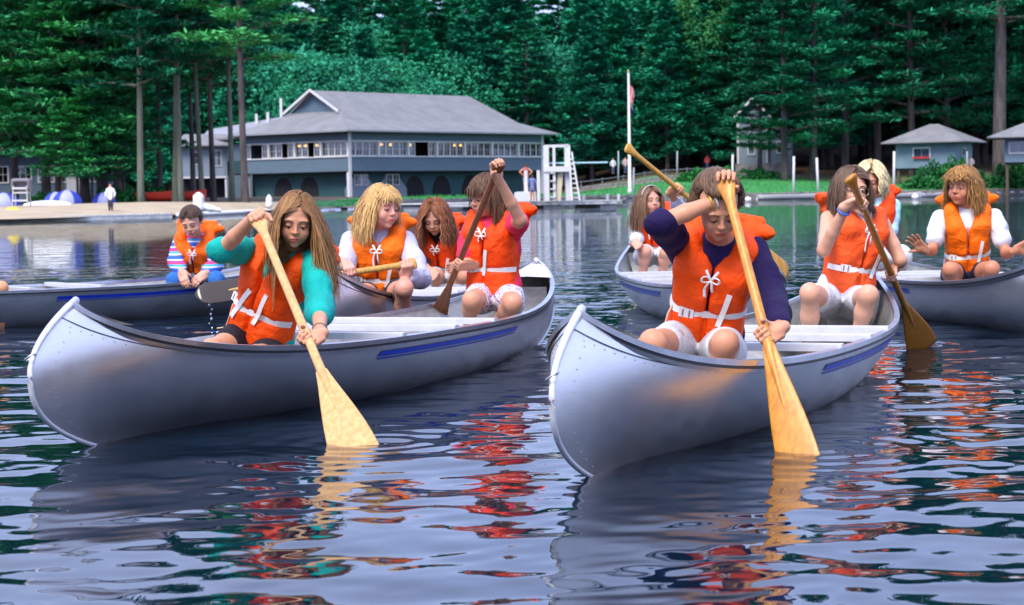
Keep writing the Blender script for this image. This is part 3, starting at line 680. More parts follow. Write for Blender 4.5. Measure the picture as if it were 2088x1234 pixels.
# ------------------------------------------------------------------ lake
RINGS = [(-.47, 6.93, .010), (.98, 6.5, .010), (2.12, 10.75, .016), (-2.15, 10.6, .004), (1.55, 8.0, .006), (2.9, 8.9, .006)]
def wave_h(X, Y):
    rng = np.random.default_rng(11); Z = np.zeros_like(X)
    # slow patches where the surface is calmer or busier
    act = .75+.32*np.sin(.9*X+1.3*np.sin(.5*Y)+1)*np.sin(.7*Y+.8*X+2)+.2*np.sin(1.9*Y-.6*X)
    for i in range(84):
        lam = .10*(16)**rng.random(); k = 2*PI/lam; th = rng.normal(PI/2, .75); ph = rng.random()*6.28
        s = .0082*(lam/.5)**(.16 if lam < .5 else -.35); wx = X+.09*np.sin(1.7*Y+i)+.05*np.sin(3.1*X+2*i)
        Z += s/k*np.sin(k*(wx*math.cos(th)+Y*math.sin(th))+ph+.9*np.sin(.8*X+.55*Y+i))*(act if i % 2 else 1)
    for x, y, a in RINGS:
        r = np.hypot(X-x, Y-y); Z += a*np.sin(2*PI*r/.13)*np.exp(-r/.32)*np.clip(r/.05, 0, 1)*.35
    return Z
def build_lake():
    ny, nx = 680, 480; ya, yb = 3.0, 26.0
    t = np.linspace(0, 1, ny); Ys = ya*(yb/ya)**t; U = np.linspace(-1, 1, nx)
    Y = np.repeat(Ys[:, None], nx, 1); X = U[None, :]*(.27*Y+1.6)
    fade = np.clip((1-np.abs(U))/.04, 0, 1)[None, :]*np.clip((Y-ya)/.5, 0, 1)*np.clip((yb-Y)/9, 0, 1)
    Z = wave_h(X, Y)*fade
    V = np.stack([X, Y, Z], 2).reshape(-1, 3); i = np.arange(ny-1)[:, None]*nx+np.arange(nx-1)[None, :]; i = i.ravel()
    F = np.stack([i, i+1, i+nx+1, i+nx], 1); inn = in_canoe(V[:, 0], V[:, 1], .03); F = F[~inn[F].all(1)]
    # the rest of the lake: flat sheets sharing the borders of the fine patch
    n = len(V); xl, xr, yn, yf = -400, 400, -300, 260
    xa, xb = .27*ya+1.6, .27*yb+1.6
    W = [(xl, yn, 0), (xr, yn, 0), (xr, ya, 0), (xl, ya, 0), (xl, yb, 0), (xr, yb, 0), (xr, yf, 0), (xl, yf, 0), (-xa, ya, 0), (xa, ya, 0), (-xb, yb, 0), (xb, yb, 0)]
    V = np.concatenate([V, np.array(W, float)]); q = lambda *a: [n+v for v in a]
    F2 = np.array([q(0, 1, 2, 9), q(0, 9, 8, 3), q(3, 8, 10, 4), q(9, 2, 5, 11), q(4, 10, 11, 5), q(4, 5, 6, 7)])
    m = bpy.data.materials.new('lake_water'); m.use_nodes = True; t = m.node_tree; b = t.nodes['Principled BSDF']
    b.inputs['Base Color'].default_value = (.002, .009, .020, 1); b.inputs['Roughness'].default_value = .015; b.inputs['IOR'].default_value = 1.35
    tc = t.nodes.new('ShaderNodeNewGeometry')
    def nz(scale, sc, det):
        mp = t.nodes.new('ShaderNodeMapping'); mp.inputs['Scale'].default_value = sc; t.links.new(tc.outputs['Position'], mp.inputs['Vector'])
        n_ = t.nodes.new('ShaderNodeTexNoise'); n_.inputs['Scale'].default_value = scale; n_.inputs['Detail'].default_value = det; n_.inputs['Distortion'].default_value = .4; t.links.new(mp.outputs[0], n_.inputs['Vector']); return n_.outputs['Fac']
    # distant water: the bump takes over where the fine patch ends
    sep = t.nodes.new('ShaderNodeSeparateXYZ'); t.links.new(tc.outputs['Position'], sep.inputs[0])
    mr = t.nodes.new('ShaderNodeMapRange'); mr.inputs['From Min'].default_value = 11; mr.inputs['From Max'].default_value = 22; mr.inputs['To Min'].default_value = .05; mr.inputs['To Max'].default_value = 1.0; t.links.new(sep.outputs['Y'], mr.inputs['Value'])
    ad = t.nodes.new('ShaderNodeMath'); ad.operation = 'MULTIPLY_ADD'; ad.inputs[1].default_value = .45; t.links.new(nz(4.2, (.8, 1.0, 1), 3), ad.inputs[0]); t.links.new(nz(1.3, (.7, 1, 1), 2), ad.inputs[2])
    bp = t.nodes.new('ShaderNodeBump'); bp.inputs['Distance'].default_value = .065; t.links.new(mr.outputs[0], bp.inputs['Strength']); t.links.new(ad.outputs[0], bp.inputs['Height']); t.links.new(bp.outputs[0], b.inputs['Normal'])
    o = obj('lake_water', V, [F.astype(np.int32), F2.astype(np.int32)], m); tag(o, kind='structure', label='dark rippled lake water mirroring the sky, canoes and orange vests')
build_lake()
# ------------------------------------------------------------------ shore and buildings
SHX = [-400, -60, -21, -15.8, -11.5, -6, 0, 11, 60, 400]; SHY = [60, 72, 86, 98, 136, 150, 168, 184, 188, 188]
def shore(X): return np.interp(X, SHX, SHY)
def gz(X, Y):
    X = np.asarray(X, float); Y = np.asarray(Y, float); t = Y-shore(X); rt = np.clip((X-2)/16, 0, 1); rt = rt*rt*(3-2*rt)
    zl = .10+.042*np.clip(t, 0, 9)+.006*np.clip(t-9, 0, 61); zr = .5+.068*np.clip(t-1, 0, 42)
    z = zl*(1-rt)+zr*rt+.045*np.clip(Y-222, 0, 60)+.13*np.clip(Y-270, 0, 90)
    z = z+.12*np.sin(.21*X+.3*np.sin(.1*Y))*np.sin(.17*Y+1)*np.clip(t/20, 0, 1)
    return np.where(t < 0, -.6, z)
def sheet(name, xs, ys_of, mt, lift, kind='structure', label=None):
    "ground sheet: xs columns, ys_of(x) -> row positions"
    V = []; ny = None
    for x in xs:
        ys = np.array(ys_of(x)); ny = len(ys); V.append(np.stack([np.full(ny, x), ys, gz(x, ys)+lift], 1))
    V = np.concatenate(V); i = (np.arange(len(xs)-1)[:, None]*ny+np.arange(ny-1)[None, :]).ravel(); F = np.stack([i, i+ny, i+ny+1, i+1], 1)
    return tag(obj(name, V, F, mt), label, kind=kind)
M_DUFF = mat('pine_duff', (.045, .030, .018), rough=.95, col2=(.10, .060, .030), vscale=.35, bump=.6, bscale=6)
M_SAND = mat('beach_sand', (.44, .35, .235), rough=.95, col2=(.36, .28, .18), vscale=.5, bump=.3, bscale=8)
M_LAWN = mat('lawn_green', (.020, .20, .045), rough=.95, col2=(.045, .26, .06), vscale=.4, bump=.8, bscale=18)
M_DIRT = mat('dry_bank', (.13, .085, .045), rough=.95, col2=(.20, .13, .06), vscale=.5, bump=.5, bscale=8)
xs = np.concatenate([np.linspace(-300, -64, 20), np.linspace(-60, 75, 136), np.linspace(80, 300, 20)])
sheet('ground', xs, lambda x: shore(x)+np.concatenate([[0, .01], np.linspace(.6, 120, 70), np.linspace(130, 420, 30)]), M_DUFF, 0, label='dark needle covered ground rising behind the shore')
sheet('beach_sand', np.linspace(-58, -10.5, 60), lambda x: shore(x)+np.linspace(.1, 21+np.interp(x, [-58, -20, -13, -10.5], [0, 5, 3, 0.5]), 20), M_SAND, .03, label='pale strip of beach sand at the left')
sheet('lawn', np.linspace(-13, 75, 90), lambda x: shore(x)+np.linspace(1.4, np.interp(x, [-13, -6, 4, 14, 26, 34, 75], [34, 24, 14, 33, 25, 12, 10]), 24), M_LAWN, .05, label='bright green lawn sloping down to the stone wall')
sheet('bare_bank', np.linspace(22, 80, 50), lambda x: shore(x)+np.linspace(np.interp(x, [22, 26, 34, 75], [30, 25, 12, 10]), 46, 14), M_DIRT, .04, label='brown bare bank under the pines at the right')
# grass tufts along lawn edges
rng = np.random.default_rng(4); n = 9000; gx = rng.uniform(-12, 60, n); gt = rng.uniform(1.3, 24, n)**1; gy = shore(gx)+gt; g0 = gz(gx, gy)+.04; hgt = rng.uniform(.10, .3, n); an = rng.random(n)*6.28
V = np.stack([np.stack([gx-.05*np.cos(an), gy-.05*np.sin(an), g0], 1), np.stack([gx+.05*np.cos(an), gy+.05*np.sin(an), g0], 1), np.stack([gx+rng.normal(0, .06, n), gy, g0+hgt], 1)], 1).reshape(-1, 3)
tag(obj('grass_tufts', V, np.arange(n*3).reshape(-1, 3), M_LAWN, smooth=False), 'short green grass tufts over the lawn', kind='stuff')
# stone retaining wall along the lawn
M_STONE = mat('grey_stone', (.16, .15, .14), rough=.9, col2=(.30, .28, .26), vscale=2, bump=.6, bscale=8)
wl = thing('stone_wall', 'low grey stone wall between the lawn and the water', 'wall', (20, 186, 0)); rng = np.random.default_rng(8); x = -9.0; k = 0; stones = [MB() for _ in range(1)]
smesh = []
for q in range(6):
    b = MB(); r_ = np.random.default_rng(q); P = np.array([[i, j, l] for i in (-1, 1) for j in (-1, 1) for l in (-1, 1)])*np.array([.5, .35, .5])*(1-.12*r_.random((8, 3))); b.add(P, [(0, 1, 3, 2), (4, 6, 7, 5), (0, 4, 5, 1), (2, 3, 7, 6), (0, 2, 6, 4), (1, 5, 7, 3)]); smesh.append(b.mesh('stone', M_STONE, smooth=False))
ns = 0
for row in range(2):
    x = -9.0
    while x < 52 and ns < 290:
        L_ = rng.uniform(.30, .62); y = float(shore(x+L_/2)); slope = (shore(x+L_)-shore(x))/L_; L2 = L_*math.hypot(1, float(slope))
        o = inst('stone', smesh[ns % 6], (x+L_/2-20, y-186+.25+.1*row, .12+.30*row+rng.uniform(-.03, .05)), (rng.normal(0, .05), 0, math.atan(float(slope))), wl, (L2*.99, 1, .30)); x += L_; ns += 1
# ---- the lodge
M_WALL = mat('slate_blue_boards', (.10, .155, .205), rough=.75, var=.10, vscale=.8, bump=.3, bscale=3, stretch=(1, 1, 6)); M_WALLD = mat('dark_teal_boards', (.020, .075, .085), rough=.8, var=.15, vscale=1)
M_WALLL = mat('pale_blue_boards', (.19, .245, .30), rough=.75, var=.06, vscale=1); M_ROOF = mat('grey_shingle_roof', (.165, .165, .172), rough=.8, col2=(.205, .205, .21), vscale=.7, bump=.5, bscale=12); M_WH = mat('white_trim', (.62, .62, .62), rough=.6, var=.06, vscale=2)
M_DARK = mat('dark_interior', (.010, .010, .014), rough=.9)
def glass_mat():
    m = bpy.data.materials.new('window_glass'); m.use_nodes = True; t = m.node_tree; t.nodes.clear(); o = t.nodes.new('ShaderNodeOutputMaterial'); a = t.nodes.new('ShaderNodeBsdfTransparent'); a.inputs[0].default_value = (.7, .75, .78, 1)
    g = t.nodes.new('ShaderNodeBsdfGlossy'); g.inputs['Roughness'].default_value = .04; mx_ = t.nodes.new('ShaderNodeMixShader'); mx_.inputs[0].default_value = .10; t.links.new(a.outputs[0], mx_.inputs[1]); t.links.new(g.outputs[0], mx_.inputs[2]); t.links.new(mx_.outputs[0], o.inputs[0]); return m
M_GLASS = glass_mat()
O = np.array([-14.1, 180.0]); e1 = unit([17.4, 20.0]); e2 = np.array([-e1[1], e1[0]])
class Fr:
    def __init__(s, o, a, b, z0=0): s.o, s.a, s.b, s.z0 = np.array(o, float), a, b, z0
    def __call__(s, x, y, z): q = s.o+s.a*x+s.b*y; return np.array([q[0], q[1], z+s.z0])
    @property
    def M(s): return np.array([[s.a[0], s.b[0], 0], [s.a[1], s.b[1], 0], [0, 0, 1.0]])
def fbox(b, fr, c, h): return b.box(fr(*c), h, fr.M)
lf = Fr(O, e1, e2); LA, LB, Z0 = 26.5, 13.6, .75
lodge = thing('lodge', 'large blue grey lakeside lodge with a broad grey roof and a band of windows', 'lodge', (*O, .7))
def part(name, m, parent, items, fr, smooth=False):
    b = MB(); [fbox(b, fr, c, h) for c, h in items]; return b.build(name, m, parent, smooth)
part('upper_wall', M_WALL, lodge, [((LA/2, .1, 3.7), (LA/2, .1, .62)), ((.1, LB/2+.1, 3.7), (.1, LB/2-.1, .62)), ((LA/2, .1, 6.14), (LA/2, .1, .40)), ((.1, LB/2+.1, 6.14), (.1, LB/2-.1, .40)), ((LA-.1, LB/2+.1, 4.8), (.1, LB/2-.1, 1.75)), ((LA/2, LB, 4.8), (LA/2, .1, 1.75))], lf)
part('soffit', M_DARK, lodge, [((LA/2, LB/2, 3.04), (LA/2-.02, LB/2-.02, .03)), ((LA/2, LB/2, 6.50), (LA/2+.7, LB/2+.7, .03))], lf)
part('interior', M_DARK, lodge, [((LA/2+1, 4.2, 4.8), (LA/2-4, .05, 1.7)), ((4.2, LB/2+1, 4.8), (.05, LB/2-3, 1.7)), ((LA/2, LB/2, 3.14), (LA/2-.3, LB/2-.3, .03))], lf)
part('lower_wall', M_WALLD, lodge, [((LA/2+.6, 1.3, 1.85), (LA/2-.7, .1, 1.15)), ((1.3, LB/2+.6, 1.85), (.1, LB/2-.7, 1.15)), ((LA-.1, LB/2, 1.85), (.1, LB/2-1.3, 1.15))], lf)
for x, y in ((.12, .12), (LA-.12, .12), (.12, LB-.12)): part('corner_post', M_WH, lodge, [((x-.09*np.sign(x-5), y-.06*np.sign(y-5)-.1, 3.55), (.16, .16, 2.95))], lf)
# arches as flat panels with shade put into the colour, low windows and slanting pale panels of the ground floor
for a in (9.6, 13.2, 17.2, 21.0):
    b = MB(); P = [lf(a+1.25*math.cos(t), 1.19, .72+max(0, 1.95*math.sin(t)**.8)) for t in np.linspace(0, PI, 13)]; b.prism(P, (0, 0, 0), -.03*np.array([*e2, 0])); b.build('arch_shade', M_DARK, lodge)
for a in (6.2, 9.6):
    b = MB(); P = [lf(1.19, a+1.25*math.cos(t), .72+max(0, 1.95*math.sin(t)**.8)) for t in np.linspace(0, PI, 13)]; b.prism(P, (0, 0, 0), -.03*np.array([*e1, 0])); b.build('arch_shade', M_DARK, lodge)
def window(fr, x, y, z, w, h, ax, parent, cols=2, rows=2, fw=.07, out=-1, name='window'):
    "framed pane centred at (x,y,z) in frame fr, width along axis ax ('x' or 'y')"
    def B(b, dx, dz, hx, hz, dn, hn): c = (x+dx, y+dn*out*-1, z+dz) if ax == 'x' else (x+dn*out*-1, y+dx, z+dz); hh = (hx, hn, hz) if ax == 'x' else (hn, hx, hz); fbox(b, fr, c, hh)
    b = MB(); B(b, 0, h/2-fw/2, w/2, fw/2, 0, .04); B(b, 0, -h/2+fw/2, w/2, fw/2, 0, .04); B(b, -w/2+fw/2, 0, fw/2, h/2-fw, 0, .04); B(b, w/2-fw/2, 0, fw/2, h/2-fw, 0, .04); o = b.build(name, M_WH, parent)
    b = MB(); B(b, 0, 0, w/2-fw, h/2-fw, 0, .006); b.build('pane', M_GLASS, o)
    b = MB(); 
    for k in range(1, cols): B(b, -w/2+w*k/cols, 0, .014, h/2-fw, 0, .022)
    for k in range(1, rows): B(b, 0, -h/2+h*k/rows, w/2-fw, .014, 0, .020)
    if b.n: b.build('glazing_bar', M_WH, o)
    return o
open_f = {(2, 1), (2, 2)}; open_s = {(2, 1), (3, 2), (3, 1), (1, 1)}
nb, bw_ = 7, LA/7
part('window_rail', M_WH, lodge, [((LA/2, -.03, 4.36), (LA/2, .07, .05)), ((LA/2, -.03, 5.72), (LA/2, .07, .05)), ((-.03, LB/2+.1, 4.36), (.07, LB/2-.05, .05)), ((-.03, LB/2+.1, 5.72), (.07, LB/2-.05, .05))], lf)
for i in range(1, nb): part('bay_post', M_WH, lodge, [((i*bw_, -.035, 5.04), (.13, .085, .63))], lf)
for i in range(1, 5): part('bay_post', M_WH, lodge, [((-.035, i*LB/4-.1, 5.04), (.085, .13, .63))], lf)
for i in range(nb):
    for k in range(4):
        if (i, k) in open_f: continue
        w_ = (bw_-.30)/4; window(lf, i*bw_+.15+w_*(k+.5), .10, 5.04, w_*.985, 1.26, 'x', lodge)
for i in range(4):
    for k in range(4):
        if (i, k) in open_s: continue
        w_ = (LB/4-.30)/4; window(lf, .10, i*LB/4+.15+w_*(k+.5), 5.04, w_*.985, 1.26, 'y', lodge)
for a in (2.6, 6.6):
    P = [lf(a-1.9, 1.17, .78), lf(a+1.9, 1.17, .78), lf(a+1.9, 1.17, 1.5), lf(a+.75, 1.17, 2.7), lf(a-.75, 1.17, 2.7), lf(a-1.9, 1.17, 1.5)]; b = MB(); b.prism(P, (0, 0, 0), -.05*np.array([*e2, 0])); b.build('pale_panel', M_WALLL, lodge)
    for s in (-.42, .42): window(lf, a+s, 1.04, 2.3, .84, 1.0, 'x', lodge, 2, 2)
P3 = lambda L_: [lf(*p) for p in L_]
def slab(b, L_, th=.14): b.prism(P3(L_), (0, 0, 0), (0, 0, -th))
b = MB(); E = 1.1; A0, A1, B0, B1 = -E, LA+E, -E, LB+E; rm = LB/2; zr = 10.45; ze = 6.62
slab(b, [(A0, B0, ze), (A1, B0, ze), (25.2, 2, 7.7), (1.3, 2, 7.7)]); slab(b, [(1.3, 2, 7.7), (25.2, 2, 7.7), (23.4, rm, zr), (2.1, rm, zr), (2.7, 3.35, 8.5)])
slab(b, [(A0, B1, ze), (1.3, LB-2, 7.7), (25.2, LB-2, 7.7), (A1, B1, ze)]); slab(b, [(1.3, LB-2, 7.7), (2.7, LB-3.35, 8.5), (2.1, rm, zr), (23.4, rm, zr), (25.2, LB-2, 7.7)])
slab(b, [(A0, B0, ze), (1.3, 2, 7.7), (2.7, 3.35, 8.5), (2.7, LB-3.35, 8.5), (1.3, LB-2, 7.7), (A0, B1, ze)]); slab(b, [(A1, B0, ze), (A1, B1, ze), (25.2, LB-2, 7.7), (23.4, rm, zr), (25.2, 2, 7.7)])
roof = b.build('roof', M_ROOF, lodge)
b = MB(); b.prism(P3([(2.75, 3.5, 8.42), (2.75, LB-3.5, 8.42), (2.75, rm, zr-.15)]), (0, 0, 0), .1*np.array([*e1, 0])); b.build('gable', M_WALL, roof)
b = MB(); b.bar(lf(2.05, 3.2, 8.45), lf(2.05, rm, zr+.02), .06, .22); b.bar(lf(2.05, LB-3.2, 8.45), lf(2.05, rm, zr+.02), .06, .22); b.build('barge_board', M_WH, roof)
b = MB(); [b.bar(lf(*p), lf(*q), .05, .14) for p, q in (((A0, B0-.03, ze-.06), (A1, B0-.03, ze-.06)), ((A0-.03, B0, ze-.06), (A0-.03, B1, ze-.06)))]; b.build('fascia', mat('grey_fascia', (.25, .27, .30), rough=.7), roof)
for fr_x, ax in ((-2.4, 0),): b = MB(); fbox(b, lf, (7.5, 12.5, 9.2), (.16, .16, 1.1)); b.build('chimney', M_WH, roof)
M_LAMP = mat('lamp_globe', (.9, .6, .3), emit=(1, .52, .15, 3.2))
sph = SDF(); sph.ell((0, 0, 0), (.16, .16, .13)); vs_, fs_ = sph.nets(.05)
for x, y in ((5.2, 1.0), (6.4, 1.0), (9.3, 1.4), (15.0, 1.1), (15.8, 1.1), (1.0, 1.0), (1.1, 5.0), (1.0, 6.4), (1.0, 7.2)):
    l_ = obj('pendant_lamp', vs_+lf(x, y, 5.45), fs_, M_LAMP, lodge); b = MB(); b.bar(lf(x, y, 5.52), lf(x, y, 6.4), .02, .02, up=(1, 0, 0)); b.build('cord', M_DARK, l_)
# porch and annex at the lodge's left
po = thing('porch', 'dark open porch joining the lodge to the pale annex', 'porch', lf(1, LB+2, .7))
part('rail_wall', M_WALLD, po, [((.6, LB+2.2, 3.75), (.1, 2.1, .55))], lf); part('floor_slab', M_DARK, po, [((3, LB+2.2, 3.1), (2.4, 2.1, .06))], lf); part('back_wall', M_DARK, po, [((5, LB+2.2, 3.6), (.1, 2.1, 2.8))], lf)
part('porch_roof', M_ROOF, po, [((3, LB+2.4, 6.35), (3.2, 2.0, .09))], lf)
for y in (LB+.4, LB+4.1): part('post', M_WALLL, po, [((.6, y, 3.5), (.08, .08, 2.8))], lf)
af = Fr((-30.2, 190), unit([1, .12]), unit([-.12, 1])); an_ = thing('annex', 'pale blue annex on posts half hidden by the bare trunks', 'annex', (-30.2, 190, .7))
part('wall', M_WALLL, an_, [((2.0, .1, 4.3), (1.95, .1, 1.45)), ((-.05, 2.5, 4.3), (.1, 2.4, 1.45)), ((4.05, 2.5, 4.3), (.1, 2.4, 1.45))], af); part('base_shade', M_DARK, an_, [((2, 1.5, 1.8), (1.9, .1, 1.0))], af); part('sill_board', M_WH, an_, [((2, -.02, 2.83), (2.1, .05, .07))], af)  # dark sheet behind the posts: shade of the open base put into its colour
for x in (0, 1.9, 4.0): part('post', M_WH, an_, [((x, .1, 1.7), (.08, .08, 1.1))], af)
b = MB(); b.prism([af(-.7, -.8, 5.8), af(4.8, -.8, 5.8), af(4.0, 2.5, 6.9), af(.2, 2.5, 6.9)], (0, 0, 0), (0, 0, -.12)); b.prism([af(-.7, -.8, 5.8), af(.2, 2.5, 6.9), af(-.7, 5.5, 5.8)], (0, 0, 0), (0, 0, -.12)); b.build('roof', M_ROOF, an_)
window(af, 3.2, -.04, 4.6, .9, 1.5, 'x', an_, 2, 2); window(af, 1.3, -.04, 4.6, .6, 1.2, 'x', an_, 1, 2)
kw = Fr((-29.6, 199), unit([1, .1]), unit([-.1, 1])); k_ = thing('kitchen_wing', 'low building behind the lodge with a pale roof and vents', 'building', (-29.6, 199, .7))
part('wall', M_WALL, k_, [((4.5, 3, 3.4), (4.4, 2.6, 2.7))], kw); b = MB(); b.prism([kw(-.5, -.4, 6.3), kw(9.5, -.4, 7.6), kw(9.0, 3, 9.0), kw(.5, 3, 7.6)], (0, 0, 0), (0, 0, -.12)); b.build('roof', mat('pale_metal_roof', (.24, .24, .27), rough=.5, var=.1, vscale=1), k_)
for x, h_ in ((5.2, .5), (6.3, .6), (7.6, 1.5)): part('vent_pipe', M_WH, k_, [((x, 2.2, 8.3+h_/2), (.12, .12, h_))], kw)
# ---- long building at the far left
bf = Fr((-53.5, 139), unit([1, .42]), unit([-.42, 1])); bl_ = thing('bunkhouse', 'long low blue grey building with a row of white framed windows behind the pines', 'building', (-53.5, 139, .7)); BLn = 27.0
part('wall', M_WALL, bl_, [((BLn/2, .1, 1.45), (BLn/2, .1, .75)), ((BLn/2, .1, 3.95), (BLn/2, .1, .55)), ((BLn-.1, 3, 2.6), (.1, 2.8, 1.9))]+[((x, .1, 2.8), (.22, .1, .61)) for x in np.arange(.2, BLn, 1.62)], bf); part('interior', M_DARK, bl_, [((BLn/2, 3, 2.8), (BLn/2-.3, .1, 1.8))], bf)
for i, x in enumerate(np.arange(1.01, BLn-1, 1.62)): window(bf, x, -.02, 2.80, 1.22, 1.24, 'x', bl_, 3, 2, .09)
b = MB(); b.prism([bf(-1, -.9, 4.5), bf(BLn+1, -.9, 4.5), bf(BLn-1, 3.2, 6.0), bf(1, 3.2, 6.0)], (0, 0, 0), (0, 0, -.15)); b.prism([bf(BLn+1, -.9, 4.5), bf(BLn+1, 6.9, 4.5), bf(BLn-1, 3.2, 6.0)], (0, 0, 0), (0, 0, -.15)); b.build('roof', M_ROOF, bl_)
part('skylight', mat('skylight_sheet', (.75, .75, .72), rough=.5), bl_, [], bf) if False else None
for x in (2.5, 4.6, 9.0):
    b = MB(); P = [bf(x, .2, 4.95), bf(x+1.0, .2, 4.95), bf(x+1.0, 2.6, 5.83), bf(x, 2.6, 5.83)]; b.prism(P, (0, 0, .04), (0, 0, -.02)); b.build('skylight', mat('skylight_sheet', (.78, .77, .72), rough=.5), bl_)
part('door', M_WH, bl_, [((24.0, -.06, 1.95), (.5, .05, 1.05))], bf)
# ---- pale two-storey house at the right
hf = Fr((23.7, 214), unit([1, -.12]), unit([.12, 1])); hz = 3.2; hs_ = thing('house', 'tall pale grey boarded house partly behind dark pine boughs', 'house', (23.9, 214, hz))
part('wall', M_WALLL, hs_, [((1.5, .1, hz+2.9), (1.5, .1, 2.5)), ((.1, 3, hz+2.9), (.1, 2.8, 2.5)), ((4.3, .6, hz+2.1), (1.3, .1, 1.8)), ((5.5, 3, hz+2.1), (.1, 2.3, 1.8))], hf)
b = MB(); b.prism([hf(.0, .1, hz+5.4), hf(3.0, .1, hz+5.4), hf(1.5, .1, hz+6.9)], (0, 0, 0), .15*np.array([*hf.b, 0])); b.build('gable', M_WALLL, hs_)
b = MB(); b.prism([hf(-.4, -.4, hz+5.1), hf(1.5, -.4, hz+7.1), hf(1.5, 6.2, hz+7.1), hf(-.4, 6.2, hz+5.1)], (0, 0, .0), (0, 0, -.12)); b.prism([hf(3.4, -.4, hz+5.1), hf(3.4, 6.2, hz+5.1), hf(1.5, 6.2, hz+7.1), hf(1.5, -.4, hz+7.1)], (0, 0, 0), (0, 0, -.12)); b.prism([hf(2.9, .2, hz+4.4), hf(6, .2, hz+3.7), hf(6, 5, hz+3.7), hf(2.9, 5, hz+4.4)], (0, 0, 0), (0, 0, -.1)); b.build('roof', M_ROOF, hs_)
b = MB(); b.bar(hf(-.45, -.45, hz+5.05), hf(1.5, -.45, hz+7.1), .06, .24); b.bar(hf(3.45, -.45, hz+5.05), hf(1.5, -.45, hz+7.1), .06, .24); b.build('barge_board', M_WH, hs_)
part('corner_board', M_WH, hs_, [((-.02, -.03, hz+2.8), (.10, .06, 2.6)), ((2.95, -.03, hz+2.8), (.08, .06, 2.6))], hf); window(hf, 1.35, -.05, hz+2.1, .8, 1.7, 'x', hs_, 1, 2, .12); window(hf, 4.3, .45, hz+2.0, .8, 1.3, 'x', hs_, 1, 2, .12); part('plinth', M_STONE, hs_, [((2.6, 3, hz-.6), (2.9, 3.2, 1.0))], hf)
# ---- two hip-roofed cabins on posts
def cabin(cx, cy, z0, ang, hx, hy, label, rise=1.5, ov=1.25, eh=1.9, wx=-.35):
    c, s = math.cos(ang), math.sin(ang); fr = Fr((cx, cy), np.array([c, s]), np.array([-s, c])); r_ = thing('cabin', label, 'cabin', (cx, cy, z0), 0, 'hip roofed cabins on posts')
    part('wall', mat('cabin_blue_boards', (.15, .22, .28), rough=.75, var=.12, vscale=1.2), r_, [((0, -hy, z0+eh/2), (hx, .08, eh/2)), ((0, hy, z0+eh/2), (hx, .08, eh/2)), ((-hx+.08, 0, z0+eh/2), (.08, hy-.08, eh/2)), ((hx-.08, 0, z0+eh/2), (.08, hy-.08, eh/2))], fr)
    part('floor_slab', M_DARK, r_, [((0, 0, z0-.08), (hx, hy, .07))], fr)
    X0, X1, Y0, Y1 = -hx-ov, hx+ov, -hy-ov, hy+ov; rl = .45; zt = z0+eh+rise; ze_ = z0+eh+.02; b = MB()
    for P in ([(X0, Y0, ze_), (X1, Y0, ze_), (rl, 0, zt), (-rl, 0, zt)], [(X1, Y1, ze_), (X0, Y1, ze_), (-rl, 0, zt), (rl, 0, zt)], [(X0, Y1, ze_), (X0, Y0, ze_), (-rl, 0, zt)], [(X1, Y0, ze_), (X1, Y1, ze_), (rl, 0, zt)]): b.prism([fr(*p) for p in P], (0, 0, 0), (0, 0, -.09))
    b.build('roof', M_ROOF, r_)
    window(fr, wx, -hy-.10, z0+eh*.58, 1.75, 1.1, 'x', r_, 2, 1, .13); window(fr, hx+.06, -.2, z0+eh*.6, .9, .8, 'y', r_, 1, 1, .08, out=1); window(fr, -hx-.06, 0, z0+eh*.6, .9, .8, 'y', r_, 1, 1, .08)
    for x in (-hx+.2, hx-.2):
        for y in (-hy+.2, hy-.2):
            gx_, gy_ = fr(x, y, 0)[:2]; g_ = float(gz(gx_, gy_)); b = MB(); fbox(b, fr, (x, y, (z0+g_)/2-.1), (.12, .12, (z0-g_)/2+.05)); b.build('post', mat('cabin_post', (.10, .07, .05), rough=.9), r_)
    return r_, fr
c1, cf1 = cabin(40.3, 196.0, 2.65, R(-30), 2.9, 2.5, 'small blue cabin with hipped grey roof and red flower box above the bushes', 1.75, 1.1, 2.4)
b = MB(); fbox(b, cf1, (-.35, -2.72, 3.62), (.8, .1, .09)); b.build('flower_box', mat('red_flowers', (.45, .02, .03), rough=.8, var=.4, vscale=8), c1)
c2, cf2 = cabin(47.2, 183, 2.9, R(-14), 3.2, 2.4, 'second blue cabin, cut off by the right edge of the view', 1.7, 1.5, 2.2, -2.0)
# ---- piers, boats, posts, people and other small things along the shore
M_DOCK = mat('weathered_white_paint', (.74, .73, .70), rough=.8, col2=(.50, .50, .48), vscale=2.5, bump=.3, bscale=6); M_FLOAT = mat('float_grey', (.50, .50, .48), rough=.8, var=.2, vscale=3)
def plank_deck(root, A, B, wd, z, n, th=.07):
    A, B = np.array(A, float), np.array(B, float); d = unit(B-A); s = np.array([-d[1], d[0]]); Ld = np.linalg.norm(B-A); w_ = Ld/n; b = MB(); b.box((0, 0, 0), (w_*.47, wd/2, th/2)); me = b.mesh('plank', M_DOCK); l0 = np.array(root.location)
    for i in range(n):
        c = A+d*w_*(i+.5)+s*wd/2; inst('plank', me, np.array([c[0], c[1], z+.004*math.sin(i*2.3)])-l0, (0, 0, math.atan2(d[1], d[0])), root)
    b = MB(); b.bar((*(A+s*.06), z-.11), (*(B+s*.06), z-.11), .09, .14); b.bar((*(A+s*(wd-.06)), z-.11), (*(B+s*(wd-.06)), z-.11), .09, .14); b.build('side_beam', M_DOCK, root)
    b = MB(); 
    for t in np.linspace(.06, .94, max(2, int(Ld/2.5))): c = A+(B-A)*t+s*wd/2; b.box((c[0], c[1], z-.27), (.5, wd*.42, .12), np.array([[d[0], s[0], 0], [d[1], s[1], 0], [0, 0, 1.0]]))
    b.build('float', M_FLOAT, root)
